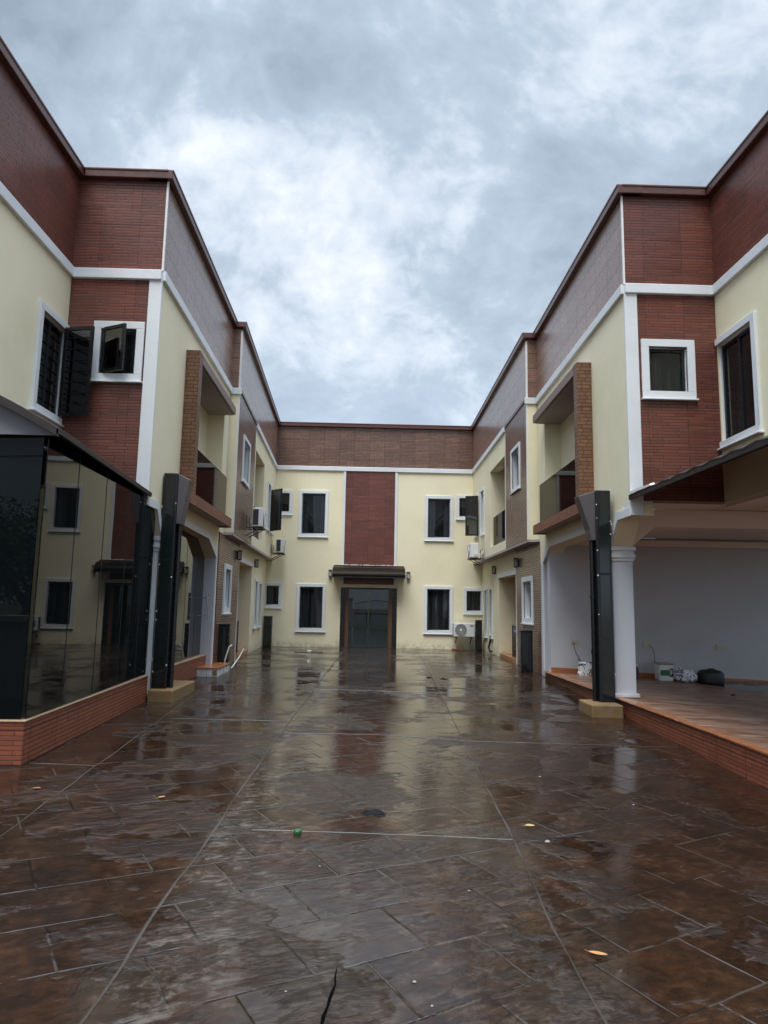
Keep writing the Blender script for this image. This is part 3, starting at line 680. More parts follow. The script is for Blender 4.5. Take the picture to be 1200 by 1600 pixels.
# ---- right wing: carport
def fz(x): return .115-.045*(x-3.9)
XP = 3.85
mb = MB()
for (a, b) in ((3.86, 6), (6, 8), (8, 11)): mb.face([(a, 3.4, fz(a)), (b, 3.4, fz(b)), (b, 15.2, fz(b)), (a, 15.2, fz(a))])
mb.build('carport_floor', M['porch'], WR)
mb = MB(); mb.hexa([(XP, 3.4, -.5), (XP+.1, 3.4, -.5), (3.99, 15.35, -.5), (3.93, 15.35, -.5), (XP, 3.4, fz(3.9)-.012), (XP+.1, 3.4, fz(3.9)-.012), (3.99, 15.35, fz(3.9)-.012), (3.93, 15.35, fz(3.9)-.012)])
mb.build('carport_plinth', M['plinth'], WR)
mb = MB(); mb.hexa([(XP-.012, 3.4, fz(3.9)-.012), (XP+.12, 3.4, fz(3.9)-.012), (4.02, 15.35, fz(3.9)-.012), (3.92, 15.35, fz(3.9)-.012), (XP-.012, 3.4, fz(3.9)+.008), (XP+.12, 3.4, fz(3.9)+.004), (4.02, 15.35, fz(3.9)+.004), (3.92, 15.35, fz(3.9)+.008)])
mb.build('plinth_ledge', M['tiletop'], WR)
mb = MB(); mb.box(4.0, 10.5, 15.12, 15.34, -.3, 3.05); mb.build('carport_back_wall', M['lav'], WR)
mb = MB(); mb.hexa([(4.0, 15.09, -.35), (10.5, 15.09, -.35), (10.5, 15.115, -.35), (4.0, 15.115, -.35), (4.0, 15.09, fz(4.0)+.11), (10.5, 15.09, fz(10.5)+.11), (10.5, 15.115, fz(10.5)+.11), (4.0, 15.115, fz(4.0)+.11)]); mb.build('skirting', M['tiletop'], WR)
mb = MB(); mb.box(4.25, 10.5, 11.32, 15.1, 3.05, 3.12); mb.box(5.52, 10.5, 3.6, 10.9, 3.085, 3.15); mb.box(3.9, 5.5, YB+.26, 10.93, 3.085, 3.15); mb.build('carport_ceiling', M['pink'], WR)
mb = MB(); mb.box(4.26, 10.5, 15.0, 15.118, 2.86, 3.0); mb.build('wall_cornice', M['pink'], WR, bevel=.01)
pr = Cr.at(1.07, 0, 0)
bx = lambda a, b, d_: (a, d_, b)
mb = MB(); mb.prism([(4.235, 2.475), (4.62, 2.80), (10.5, 2.80), (10.5, 3.085), (4.235, 3.085)], bx, 10.97, 11.30); mb.build('carport_beam', M['pink'], WR)
mb = MB(); mb.box(3.886, 4.22, 10.06, 10.32, 2.852, 3.07); mb.build('pilaster_foot', M['white'], WR)
mb = MB(); mb.box(5.30, 5.50, 3.6, 10.04, 3.0, 3.06); mb.build('edge_beam', M['pink'], WR)

# ================================================================== the end block that closes the court
FB = Frame((-3.37, 24.78), (3.80, 24.78))
BK = thing('end_block', (0, 25.5, 0), 'cream block closing the far end of the court, red centre panel and glass door', 'building')
bwins = [(.86, 1.92, 3.88, 5.57), (5.41, 6.44, 3.83, 5.47), (.88, 1.92, .53, 2.21), (5.41, 6.44, .53, 2.21)]
swins = [(.06, .62, 4.66, 5.56), (6.55, 7.12, 4.62, 5.51), (-.30, .36, 1.33, 2.22), (6.82, 7.55, 1.24, 2.16)]
mb = MB(); mb.holes(FB, -.6, 7.8, -.05, ZC0, [wh(*q) for q in bwins]+[wh(*q, bw=.105) for q in swins]+[(2.44, 4.45, -.05, 2.10)], 0, .25); mb.build('front_wall', M['cream'], BK)
for q in bwins: window(BK, FB, *q, deep=.10, mullion=1)
for q in swins: window(BK, FB, *q, bw=.105, deep=.08)
mb = MB(); mb.fbox(FB, 2.53, 4.32, -.02, .02, 2.22, ZC0); mb.build('brick_panel', M['red'], BK)
for a, b in ((2.445, 2.53), (4.32, 4.41)):
    mb = MB(); mb.fbox(FB, a, b, -.02, .045, 2.20, ZC0); mb.build('pilaster', M['white'], BK, bevel=.006)
mb = MB(); mb.fbox(FB, 2.40, 4.49, -.02, .04, 2.10, 2.20); mb.build('lintel', M['white2'] if 'white2' in M else M['cream'], BK, bevel=.005)
mb = MB(); mb.fbox(FB, -.05, 7.22, -.05, .06, ZC0, ZC1); mb.build('cornice', M['white'], BK, bevel=.012)
mb = MB(); mb.fbox(FB, -.1, 7.3, -.22, .0, ZC1, ZP1); mb.build('parapet', M['brown'], BK)
mb = MB(); coping(mb, FB, -.05, 7.25); mb.build('coping', M['cap'], BK, bevel=.012)
mb = MB(); mb.box(-9, 9, 25.05, 31, 6.7, 6.85); mb.build('roof', M['greypanel'], BK)
mb = MB(); mb.box(-9, 9, 31, 31.2, -.5, 7.9); mb.box(-9, -3.9, 24.9, 25.03, -.5, 7.9); mb.box(4.4, 9, 24.9, 25.03, -.5, 7.9); mb.build('outer_wall', M['cream'], BK)
# entrance: dark side panels, wooden posts, a pair of glass leaves
mb = MB(); mb.fbox(FB, 2.445, 2.62, -.14, -.08, -.04, 2.095); mb.fbox(FB, 4.28, 4.445, -.14, -.08, -.04, 2.095); mb.fbox(FB, 2.62, 4.28, -.14, -.09, 2.04, 2.095); dp = mb.build('door_surround', M['black'], BK)
for a, b in ((2.62, 2.735), (4.15, 4.28)):
    mb = MB(); mb.fbox(FB, a, b, -.13, -.06, -.04, 2.04); mb.build('door_post', M['wood'], BK, bevel=.004)
for a, b in ((2.735, 3.436), (3.444, 4.15)):
    mb = MB(); mb.fbox(FB, a+.005, b-.005, -.115, -.103, -.01, 2.03); dl = mb.build('glass_door', M['doorglass'] if 'doorglass' in M else M['bigglass'], BK)
    mb = MB(); uh = b-.06 if a < 3 else a+.06; mb.tube([FB.at(uh, -.07, .85), FB.at(uh, -.07, 1.25)], .012); mb.tube([FB.at(uh, -.07, .9), FB.at(uh, -.105, .9)], .008); mb.tube([FB.at(uh, -.07, 1.2), FB.at(uh, -.105, 1.2)], .008); mb.build('handle', M['black'], dl)
mb = MB(); mb.fbox(FB, 2.44, 4.45, -.14, .03, -.04, .008); mb.build('threshold', M['blackmatt'], BK)

# curved smoked canopy over the entrance
CN = thing('door_canopy', (FB.at(3.43, 0, 2.45)), 'curved smoky brown canopy over the far glass door', 'canopy')
prof = [(.0, 2.86)]+[(.66*math.sin(a), 2.47+.37*math.cos(a)) for a in lin(R(18), R(90), 9)]+[(.665, 2.44)]
mb = MB()
for (a, b) in zip(prof, prof[1:]):
    mb.hexa([FB.at(2.17, a[0], a[1]-.008), FB.at(4.69, a[0], a[1]-.008), FB.at(4.69, b[0], b[1]-.008), FB.at(2.17, b[0], b[1]-.008), FB.at(2.17, a[0], a[1]), FB.at(4.69, a[0], a[1]), FB.at(4.69, b[0], b[1]), FB.at(2.17, b[0], b[1])])
mb.build('canopy_sheet', M['poly'], CN)
for uu in (2.155, 4.675):
    mb = MB(); mb.prism([(.0, 2.50)]+[(.0, 2.85)]+[(p[0]-.01, p[1]-.012) for p in prof[1:]]+[(.55, 2.45), (.45, 2.50)], lambda a, b, d_: FB.at(d_, a, b), uu, uu+.025); mb.build('side_bracket', M['blackmatt'], CN)
mb = MB(); mb.fbox(FB, 2.16, 4.70, .655, .68, 2.425, 2.46); mb.build('gutter_bar', M['blackmatt'], CN)
mb = MB(); mb.fbox(FB, 2.18, 4.68, .0, .06, 2.855, 2.885); mb.build('wall_rail', M['blackmatt'], CN)
mb = MB(); rs = random.Random(5); u_ = 2.5
while u_ < 4.35:
    l_ = rs.uniform(.08, .3); mb.fbox(FB, u_, u_+l_, .018, .075, 2.886, 2.886+rs.uniform(.012, .03)); u_ += l_+rs.uniform(0, .05)
mb.build('sealant_bead', M['strip'], CN)

# ================================================================== side canopies
CL = thing('side_canopy', (-3.9, 8.4, 3.1), 'curved brown canopy with grey end panel above the left dark glazing', 'canopy')
cv = [(-2.875, 3.02)]+[(-2.875-1.69*t, 3.02+.60*math.sin(t*math.pi/2)) for t in lin(.08, 1, 10)]
def cx(px_, py_): return px_ - .080*(py_-6.33)*max(0, min(1, (px_+4.56)/1.69))      # follows the turned glazing
def cslab(mb, ya, yb, za, zb):
    for (a, b) in zip(cv, cv[1:]):
        q = [(a, ya), (b, ya), (b, yb), (a, yb)]
        mb.hexa([(cx(p[0], y_), y_, p[1]+za) for p, y_ in q]+[(cx(p[0], y_), y_, p[1]+zb) for p, y_ in q])
mb = MB(); cslab(mb, 6.33, 10.02, -.025, 0); mb.build('canopy_sheet', M['sheet'], CL)
mb = MB(); mb.prism([(a, b-.026) for a, b in cv]+[(-4.56, 2.99)], lambda a, b, d_: (a, d_, b), 6.44, 6.47); mb.build('end_panel', M['greypanel'], CL)
mb = MB(); cslab(mb, 6.30, 6.33, -.075, .012)
mb.hexa([(cx(p, y_), y_, z_) for z_ in (2.97, 3.03) for p, y_ in ((-2.90, 6.30), (-2.86, 6.30), (-2.86, 10.03), (-2.90, 10.03))]); mb.build('canopy_edge', M['sheet'], CL, bevel=.004)

CR = thing('side_canopy', (4.5, 7.2, 3.1), 'sloping brown sheet canopy with dark underside over the right carport edge', 'canopy')
mb = MB(); n_ = 60
for i in range(n_):
    ya = 3.5+6.53*i/n_; yb = 3.5+6.53*(i+1)/n_; ha, hb = [.012*math.sin(j*math.pi/2.0) for j in (i, i+1)]
    mb.hexa([(3.84, ya, 3.13+ha), (5.28, ya, 3.72+ha), (5.28, yb, 3.72+hb), (3.84, yb, 3.13+hb), (3.84, ya, 3.145+ha), (5.28, ya, 3.735+ha), (5.28, yb, 3.735+hb), (3.84, yb, 3.145+hb)])
mb.build('canopy_sheet', M['sheet'], CR)
for yy in (4.2, 6.1, 8.0, 9.6):
    mb = MB(); mb.hexa([(3.88, yy, 3.07), (5.27, yy, 3.64), (5.27, yy+.06, 3.64), (3.88, yy+.06, 3.07), (3.88, yy, 3.125), (5.27, yy, 3.695), (5.27, yy+.06, 3.695), (3.88, yy+.06, 3.125)]); mb.build('rafter', M['sheet'], CR)
mb = MB(); mb.box(3.845, 3.875, 3.5, 10.03, 3.075, 3.125); mb.build('eave_bar', M['sheet'], CR)
mb = MB(); mb.hexa([(3.835, 9.2, 3.150), (3.90, 9.2, 3.172), (3.90, 10.025, 3.172), (3.835, 10.025, 3.150), (3.835, 9.25, 3.178), (3.90, 9.25, 3.200), (3.90, 10.025, 3.215), (3.835, 10.025, 3.195)]); mb.build('flashing', M['strip'], CR)

# ================================================================== black clad downpipe columns with hoppers
def pipe_column(sg, x0, x1, y, zt, hop, label):
    """x0 inner (yard) edge .. x1 wall edge"""
    zb = G(sg*3.3, y)
    bt = zb+.17
    C_ = thing('downpipe_column', ((x0+x1)/2, y+.1, bt), label, 'downpipe', 'black clad downpipe columns')
    xa, xb = sorted((x0, x1))
    mb = MB(); mb.box(xa, xb, y, y+.24, bt, zt); mb.build('casing', M['black'], C_, bevel=.012)
    zs = [bt+.03, bt+.95, bt+1.95, zt-.04]
    for a, b in zip(zs, zs[1:]):
        mb = MB(); mb.box(xa+.045, xb-.045, y-.006, y+.002, a+.02, b-.02); mb.build('glass_inlay', M['clad'], C_)
    mb = MB(); mb.tube([(x0-sg*.035, y+.14, bt), (x0-sg*.035, y+.14, zt-.75)], .035, 12)
    for z_ in (bt+.75, bt+1.6): mb.tube([(x0-sg*.035, y+.14, z_-.03), (x0-sg*.035, y+.14, z_+.03)], .042, 12)
    mb.build('pipe', M['black'], C_)
    hx = x0-sg*hop
    mb = MB(); mb.prism([(x0, zt-.01), (hx, zt-.10), (hx+sg*.02, zt-.16), (x0-sg*.10, zt-.62), (x0-sg*.07, zt-.80), (x0, zt-.80)], lambda a, b, d_: (a, d_, b), y+.02, y+.26); mb.build('hopper', M['hop'], C_, bevel=.008)
    mb = MB(); mb.box(xb if sg > 0 else xa-.02, xb+.02 if sg > 0 else xa, y+.03, y+.06, zt-.55, zt-.51); mb.box(xb if sg > 0 else xa-.02, xb+.02 if sg > 0 else xa, y+.03, y+.06, bt+.4, bt+.44); mb.build('fixings', M['strip'], C_)
    rq = random.Random(int(100*x0)); mb = MB()
    for _ in range(7):
        xx, zz_ = rq.choice((xa+.012, xb-.012)), rq.uniform(bt+.2, zt-.1); r_ = rq.uniform(.006, .014)
        mb.lathe([(r_*.7, -r_), (r_, 0), (r_*.6, r_)], 8, (xx, y-.001, zz_))
    mb.build('sealant_dabs', M['strip'], C_)
pipe_column(-1, -2.985, -3.205, 10.72, 3.46, .19, 'left black clad downpipe column with grey hopper beside the dark glazing')
pipe_column(1, 3.59, 3.83, 10.75, 3.34, .27, 'right black clad downpipe column in front of the pale carport pillar')
def block(x0, x1, y0, y1, zt, label):
    mb = MB(); zb = min(G(x0, y0), G(x1, y0))-.05; mb.box(x0, x1, y0, y1, zb, zt)
    o = mb.build('concrete_base', M['ochre'], None, bevel=.02, origin=((x0+x1)/2, (y0+y1)/2, zb)); tag(o, label, 'base block', 'painted base blocks under the columns')
block(-3.205, -2.83, 10.55, 11.9, G(-3.3, 10.72)+.17, 'ochre stained base block under the left black column')
block(3.36, 3.84, 10.46, 11.1, G(3.3, 10.75)+.17, 'ochre painted base block under the right black column')

# short black boxes at the foot of the walls
def stub(x0, x1, y, dpt, z1, label, pipe=False):
    z0 = G((x0+x1)/2, y)
    C_ = thing('pipe_box', ((x0+x1)/2, y+dpt/2, z0), label, 'pipe box', 'low black pipe boxes along the walls')
    mb = MB(); mb.box(x0, x1, y, y+dpt, z0, z1); mb.build('casing', M['black'], C_, bevel=.01)
    mb = MB(); mb.box(x0+.04, x1-.04, y-.006, y+.002, z0+.05, z1-.06); mb.build('inlay', M['clad'], C_)
    mb = MB(); mb.box(x0-.008, x1+.008, y-.012, y+dpt, z1, z1+.02); mb.build('lid', M['black'], C_)
    return C_
s1 = stub(-3.27, -3.03, 15.66, .2, .98, 'low black pipe box behind the tiled step, white pipe leaning on it')
stub(-3.555, -3.275, 24.4, .2, 1.03, 'low black pipe box in the far left corner of the court')
stub(3.62, 3.90, 16.34, .2, .93, 'low black pipe box against the right brick panel with slim window')
stub(3.80, 4.02, 24.2, .2, 1.02, 'low black pipe box in the far right corner beside the air conditioner')
mb = MB(); mb.tube([(-3.10, 15.55, .02), (-3.08, 15.56, .22), (-3.03, 15.58, .42), (-3.01, 15.6, .50), (-2.95, 15.62, .55)], .018, 8)
tag(mb.build('waste_pipe', M['greywhite'], smooth=True, origin=(-3.10, 15.55, .02)), 'bent white pipe leaning on the low black box at left', 'pipe')
mb = MB(); mb.tube([(-2.96, 15.7, .04), (-3.02, 16.9, .18), (-3.10, 18.0, .32)], .015, 8)
tag(mb.build('waste_pipe', M['greywhite'], smooth=True, origin=(-2.96, 15.7, .04)), 'straight white pipe sloping along the foot of the left wall', 'pipe')

# tiled step on the left
ST = thing('tiled_step', (-3.16, 14.85, 0), 'low step with orange top and white tiled sides by the left bay', 'step')
mb = MB(); mb.box(-3.38, -2.96, 14.22, 15.5, -.02, .15)
mb.build('riser', M['steptile'] if 'steptile' in M else M['white'], ST)
mb = MB(); mb.box(-3.38, -2.94, 14.2, 15.5, .15, .178); mb.build('tread', M['tiletop'], ST, bevel=.004)
mb = MB()
for yy in (14.53, 14.85, 15.17): mb.box(-2.961, -2.957, yy-.004, yy+.004, -.02, .15)
mb.box(-3.17, -3.162, 14.216, 14.221, -.02, .15); mb.box(-3.05, -2.96, 14.214, 14.2195, .02, .12); mb.build('tile_joints', M['ochre'], ST)

# recess screens on both sides
for fr, q, lb in ((Ll, (2.60, 3.75), 'smoked glass screen standing in the left entrance recess'), (Lr, (2.86, 3.95), 'dark glass screen standing in the right entrance recess')):
    a = fr.at(q[0], -.1, .1); t_ = thing('entrance_screen', a, lb, 'glass screen', 'low glass screens in the entrance recesses')
    mb = MB(); mb.fbox(fr, q[0]+.03, q[1]-.03, -.13, -.118, .12, .97); mb.build('pane', M['smoke'] if fr is Ll else M['pane'], t_)
    mb = MB(); mb.ring(fr, q[0], q[1], .1, 1.0, .03, -.14, -.108); mb.build('frame', M['hop'] if fr is Ll else M['black'], t_)

# black hose on the right wall
mb = MB(); hp = [Lr.at(6.85, .03, .56), Lr.at(6.8, .05, .50), Lr.at(6.75, .07, .40), Lr.at(6.85, .08, .28), Lr.at(6.9, .09, .18), Lr.at(6.7, .10, .11), Lr.at(6.35, .13, .09), Lr.at(6.0, .15, .12)]
mb.tube(hp, .033, 10); tag(mb.build('drain_hose', M['blackmatt'], smooth=True, origin=hp[-1]), 'black drain hose curling down the cream wall under slim windows', 'hose')

# ================================================================== air conditioners (built at the origin, front to -Y)
AC = thing('air_conditioner', (0, 0, 0), 'x', 'air conditioner', 'outdoor air conditioner units')
mb = MB(); mb.box(-.37, .37, -.13, .13, .02, .50); mb.build('casing', M['acwhite'], AC, bevel=.02, local=True)
mb = MB(); c_ = (-.12, .26); n_ = 40
ring_ = [(c_[0]+.205*math.cos(2*math.pi*i/n_), c_[1]+.205*math.sin(2*math.pi*i/n_)) for i in range(n_)]
mb.prism(ring_, lambda a, b, d_: (a, d_, b), -.138, -.129); fg = mb.build('fan_opening', M['coil'], AC, local=True)
mb = MB()
for rr in (.05, .09, .13, .17, .205): mb.tube([(c_[0]+rr*math.cos(2*math.pi*i/24), -.145, c_[1]+rr*math.sin(2*math.pi*i/24)) for i in range(25)], .0045, 5)
for i in range(12):
    a = 2*math.pi*i/12; mb.tube([(c_[0]+.05*math.cos(a), -.144, c_[1]+.05*math.sin(a)), (c_[0]+.205*math.cos(a), -.144, c_[1]+.205*math.sin(a))], .004, 5)
mb.build('fan_grille', M['acwhite'], fg, local=True)
mb = MB(); mb.prism([(c_[0]+.04*math.cos(2*math.pi*i/20), c_[1]+.04*math.sin(2*math.pi*i/20)) for i in range(20)], lambda a, b, d_: (a, d_, b), -.152, -.146); mb.build('fan_hub', M['acwhite'], fg, local=True)
mb = MB(); mb.box(-.374, -.366, -.02, .12, .06, .46); mb.box(-.32, .32, .128, .134, .06, .46); mb.build('coil', M['coil'], AC, local=True)
mb = MB(); mb.box(.20, .32, -.1335, -.1295, .38, .42); mb.build('maker_plate', M['hop'], AC, local=True)
mb = MB(); mb.box(.369, .385, -.03, .10, .08, .20); mb.build('valve_cover', M['acwhite'], AC, bevel=.006, local=True)
for xx in (-.26, .26):
    mb = MB(); mb.box(xx-.018, xx+.018, -.14, .30, -.015, .018); mb.box(xx-.018, xx+.018, .28, .30, .017, .32)
    mb.hexa([(xx-.012, -.08, -.016), (xx+.012, -.08, -.016), (xx+.012, .285, -.22), (xx-.012, .285, -.22), (xx-.012, -.05, -.014), (xx+.012, -.05, -.014), (xx+.012, .298, -.19), (xx-.012, .298, -.19)])
    mb.build('bracket', M['hop'], AC, local=True)
mb = MB(); mb.tube([(.38, .04, .14), (.43, .06, .13), (.46, .14, .10), (.45, .24, .18), (.42, .30, .30)], .012, 8); mb.tube([(.38, .0, .11), (.42, .05, .05), (.47, .15, .05), (.46, .29, .2)], .010, 8); mb.build('refrigerant_pipes', M['greywhite'], AC, local=True)
def place_ac(o, fr, u, w, z, label):
    """back of the unit to the wall"""
    o.location = fr.at(u, w, z); nn = fr.n; o.rotation_euler = (0, 0, math.atan2(nn.x, -nn.y)); o['label'] = label; return o
place_ac(AC, FB, 6.79, .30, .43, 'white air conditioner with round fan low on the far wall')
acs = [copy_tree(AC) for _ in range(3)]
place_ac(acs[0], Dl, 2.05, .33, 3.38, 'white air conditioner bracketed to the left wing beside the upper balcony recess')
place_ac(acs[1], Dl, 8.35, .33, 3.20, 'white air conditioner hanging at the far end of the left wing')
place_ac(acs[2], Dr, 6.6, .33, 3.04, 'white air conditioner hanging below the open casement of the right wing')

# ================================================================== wall lamps
LP = thing('wall_lamp', (0, 0, 0), 'x', 'wall lamp', 'lantern wall lamps')
mb = MB(); mb.box(-.05, .05, -.03, 0, .02, .22); mb.build('back_plate', M['blackmatt'], LP, local=True)
mb = MB(); mb.box(-.055, .055, -.115, -.025, 0, .025); mb.box(-.065, .065, -.125, -.02, .22, .25)
for xx in (-.055, .045):
    for yy in (-.115, -.035): mb.box(xx, xx+.01, yy, yy+.01, .025, .22)
mb.build('cage', M['blackmatt'], LP, local=True)
mb = MB(); mb.box(-.042, .042, -.103, -.032, .027, .219); mb.build('glass', M['lampglass'], LP, local=True)
def place_lamp(o, fr, u, w, z, label): return place_ac(o, fr, u, w, z, label)
place_lamp(LP, FB, 2.06, .0, 2.46, 'small black lantern on the far wall at the left end of the door canopy')
lps = [copy_tree(LP) for _ in range(5)]
place_lamp(lps[0], FB, 4.84, .0, 2.43, 'small black lantern on the far wall at the right end of the door canopy')
place_lamp(lps[1], Ll, 2.12, .006, 2.56, 'small black lantern on the brick panel beside the left entrance recess')
place_lamp(lps[2], Ll, 5.76, .0, 2.57, 'small black lantern on cream wall beyond the left entrance recess')
place_lamp(lps[3], Lr, 2.40, .006, 2.54, 'small black lantern on the brick panel beside the right entrance recess')
place_lamp(lps[4], Lr, 6.0, .0, 2.53, 'small black lantern on cream wall beyond the right entrance recess')

# ================================================================== things in the carport
YW = 15.115
def onwall(x, z): return Vector((x, YW, z))
M['sockbeige'] = simple('beige_socket_plastic', (.52, .47, .34), .4, var=.05)
SK = thing('wall_socket', (0, 0, 0), 'x', 'socket', 'double wall sockets in the carport')
mb = MB(); mb.box(-.085, .085, -.012, 0, -.06, .06); mb.build('plate', M['sockbeige'], SK, bevel=.004, local=True)
mb = MB()
for xx in (-.042, .042):
    for (dx, dz) in ((0, .015), (-.012, -.015), (.012, -.015)): mb.box(xx+dx-.004, xx+dx+.004, -.0135, -.0118, dz-.005, dz+.005)
mb.build('holes', M['blackmatt'], SK, local=True)
mb = MB()
for xx in (-.03, .03): mb.box(xx-.008, xx+.008, -.016, -.0115, .032, .05)
mb.build('switch', M['acwhite'], SK, local=True)
sk2, sk3 = copy_tree(SK), copy_tree(SK)
for o, x_, z_, lb in ((SK, 4.51, .79, 'beige wall socket above the printed paper bag'), (sk2, 6.09, .735, 'beige wall socket above the white and green bucket'), (sk3, 7.70, .70, 'beige wall socket with nothing plugged in, farthest right')):
    o.location = (x_, YW, z_); o['label'] = lb
def cable(pts, r, label):
    # smooth the polyline
    P = [Vector(p) for p in pts]
    for _ in range(2):
        Q = [P[0]]
        for a, b in zip(P, P[1:]): Q += [a*.75+b*.25, a*.25+b*.75]
        P = Q+[P[-1]]
    mb = MB(); mb.tube(P, r, 6); o = mb.build('power_cable', M['greycable'], smooth=True, origin=P[-1]); tag(o, label, 'cable', 'cables hanging from the carport sockets')
M['greycable'] = simple('dark_cable', (.05, .05, .055), .5)
cable([(4.49, YW-.02, .77), (4.50, YW-.04, .62), (4.55, YW-.04, .50), (4.62, YW-.05, .40), (4.60, YW-.07, .36), (4.56, YW-.07, .40), (4.60, YW-.07, .43), (4.63, YW-.09, .33), (4.58, YW-.15, .22)], .006, 'thin dark cable looping from socket down to the printed paper bag')
cable([(6.13, YW-.03, .72), (6.18, YW-.05, .68), (6.24, YW-.05, .55), (6.22, YW-.06, .42), (6.27, YW-.10, .30), (6.30, YW-.2, .24)], .006, 'thin dark cable hanging from socket to the white and green bucket')

# printed bag, black marks on white
def printed(name, base, mark, scale, th=.52, rough=.5, dist=1.5):
    m, kk, o = mat(name); tc = kk.n('ShaderNodeTexCoord').outputs['Object']
    n_ = kk.noise(tc, scale, 2, .5, dist); f = kk.smooth(n_, th, th+.02)
    pbsdf(kk, o, Base_Color=kk.mix(f, base, mark), Roughness=rough); return m
M['zebra'] = printed('white_bag_with_black_print', (.84, .84, .82), (.012, .012, .014), 9, .54)
M['ppbag'] = printed('white_plastic_bag_violet_print', (.85, .84, .88), (.10, .09, .26), 11, .585, .35)
rb = random.Random(11)
def soft_bag(name, c, sx, sy, sz, m, seed, crumple=.18, flat=.9, boxy=1.0):
    r_ = random.Random(seed); bm = bmesh.new(); bmesh.ops.create_icosphere(bm, subdivisions=4, radius=1)
    ph = [(Vector((r_.uniform(-1, 1), r_.uniform(-1, 1), r_.uniform(-1, 1))).normalized()*r_.uniform(3, 9), r_.uniform(0, 6.28), r_.uniform(.3, 1)) for _ in range(14)]
    for v in bm.verts:
        p = v.co.copy(); s_ = sum(a*abs(math.sin(p.dot(k_)+f_)) for k_, f_, a in ph)/6
        p *= 1+crumple*(s_-.7)
        p = Vector([math.copysign(abs(a)**boxy, a) for a in p])
        p.z = max(p.z, -flat)
        v.co = Vector((p.x*sx, p.y*sy, (p.z+flat)*sz/(1+flat)))
    mb = MB(); bm.verts.ensure_lookup_table(); mb.v = [v.co.copy() for v in bm.verts]; mb.f = [tuple(v.index for v in f.verts) for f in bm.faces]; bm.free()
    o = mb.build(name, m, None, smooth=True, local=True); o.location = c; return o
# stiff paper bag
def paper_bag(c, rz):
    mb = MB(); zs = lin(0, .26, 6); L_ = []
    for j, z_ in enumerate(zs):
        t = j/6; wx = .125+.012*math.sin(j*2.1)+.02*t; wy = .075*(1-.55*t); ring_ = []
        for i in range(20):
            a = 2*math.pi*i/20; ca, sa = math.cos(a), math.sin(a); k_ = 1/((abs(ca)**5+abs(sa)**5)**.2)
            ring_.append(Vector((wx*k_*ca+.03*t+.006*rb.uniform(-1, 1), wy*k_*sa+.006*rb.uniform(-1, 1), z_+(.022*math.sin(i*1.7)*(t > .9)))))
        L_.append(ring_)
    b0 = 0
    for r_ in L_: mb.v += r_
    for j in range(6):
        for i in range(20): q = (i+1) % 20; mb.f.append((j*20+i, j*20+q, (j+1)*20+q, (j+1)*20+i))
    mb.f.append(tuple(range(19, -1, -1))); mb.f.append(tuple(120+i for i in range(20)))
    o = mb.build('paper_bag', M['zebra'], None, local=True); o.location = c; o.rotation_euler = (0, 0, rz); return o
tag(paper_bag((4.62, 14.83, fz(4.62)), .2), 'small white bag with black print on the carport floor below a socket', 'bag')
# bottle
BT = thing('bottle', (5.73, 14.78, fz(5.73)), 'small bottle with dark label beside the white and green bucket', 'bottle')
mb = MB(); mb.lathe([(.035, 0), (.04, .02), (.04, .17), (.03, .215), (.016, .24), (.016, .27)], 20); mb.build('body', simple('bottle_plastic', (.14, .05, .045), .25, var=.2), BT, smooth=True, local=True)
mb = MB(); mb.lathe([(.0412, .10), (.0412, .17)], 20); mb.build('label', simple('blue_label', (.03, .03, .07), .4), BT, local=True)
mb = MB(); mb.lathe([(.018, .262), (.018, .30), (.012, .31)], 16); mb.build('cap', M['acwhite'], BT, local=True)
# squarish bucket with green label
BU = thing('paint_bucket', (6.27, 14.70, fz(6.27)), 'white square bucket with green label against the carport wall', 'bucket', rz=-.05)
def tbox(mb, hb_, ht, z0, z1):
    mb.hexa([(-hb_, -hb_, z0), (hb_, -hb_, z0), (hb_, hb_, z0), (-hb_, hb_, z0), (-ht, -ht, z1), (ht, -ht, z1), (ht, ht, z1), (-ht, ht, z1)])
mb = MB(); tbox(mb, .142, .160, 0, .345); mb.build('body', M['acwhite'], BU, bevel=.03, local=True)
mb = MB(); tbox(mb, .168, .168, .345, .375); mb.build('lid', simple('beige_lid', (.40, .33, .24), .5), BU, bevel=.012, local=True)
mb = MB(); mb.hexa([(-.125, -.1525, .12), (.06, -.1525, .12), (.06, -.14, .12), (-.125, -.14, .12), (-.125, -.1585, .235), (.06, -.1585, .235), (.06, -.14, .235), (-.125, -.14, .235)]); mb.build('label', simple('green_label', (.02, .16, .055), .4), BU, local=True)
mb = MB(); mb.box(.068, .135, -.163, -.15, .10, .27); mb.build('label_print', M['blackmatt'], BU, local=True)
mb = MB(); mb.box(.078, .118, -.1655, -.1625, .215, .235); mb.box(.078, .118, -.1655, -.1625, .17, .19); mb.box(.078, .09, -.1660, -.1620, .13, .24); mb.build('label_letter', M['acwhite'], BU, local=True)
o = soft_bag('plastic_bag', (6.72, 14.70, fz(6.72)), .24, .17, .26, M['ppbag'], 4, .36); tag(o, 'crumpled white plastic bag with violet print on the carport floor', 'bag')
mb = MB(); mb.tube([(-.16, 0, .18), (-.19, -.02, .29), (-.15, -.03, .345), (-.11, -.02, .30), (-.09, 0, .20)], [.03, .025, .02, .022, .03], 10); hb = mb.build('handle_loop', M['ppwhite'] if 'ppwhite' in M else M['acwhite'], o, smooth=True, local=True)
o = soft_bag('duffel_bag', (7.22, 14.62, fz(7.22)), .255, .18, .30, M['blackmatt'], 9, .10, .7, .62); tag(o, 'black soft bag with rounded top on the carport floor', 'bag')
mb = MB(); mb.tube([(-.10, -.05, .27), (-.06, -.06, .315), (.04, -.06, .32), (.09, -.05, .275)], .012, 8); mb.build('handle', M['blackmatt'], o, smooth=True, local=True)
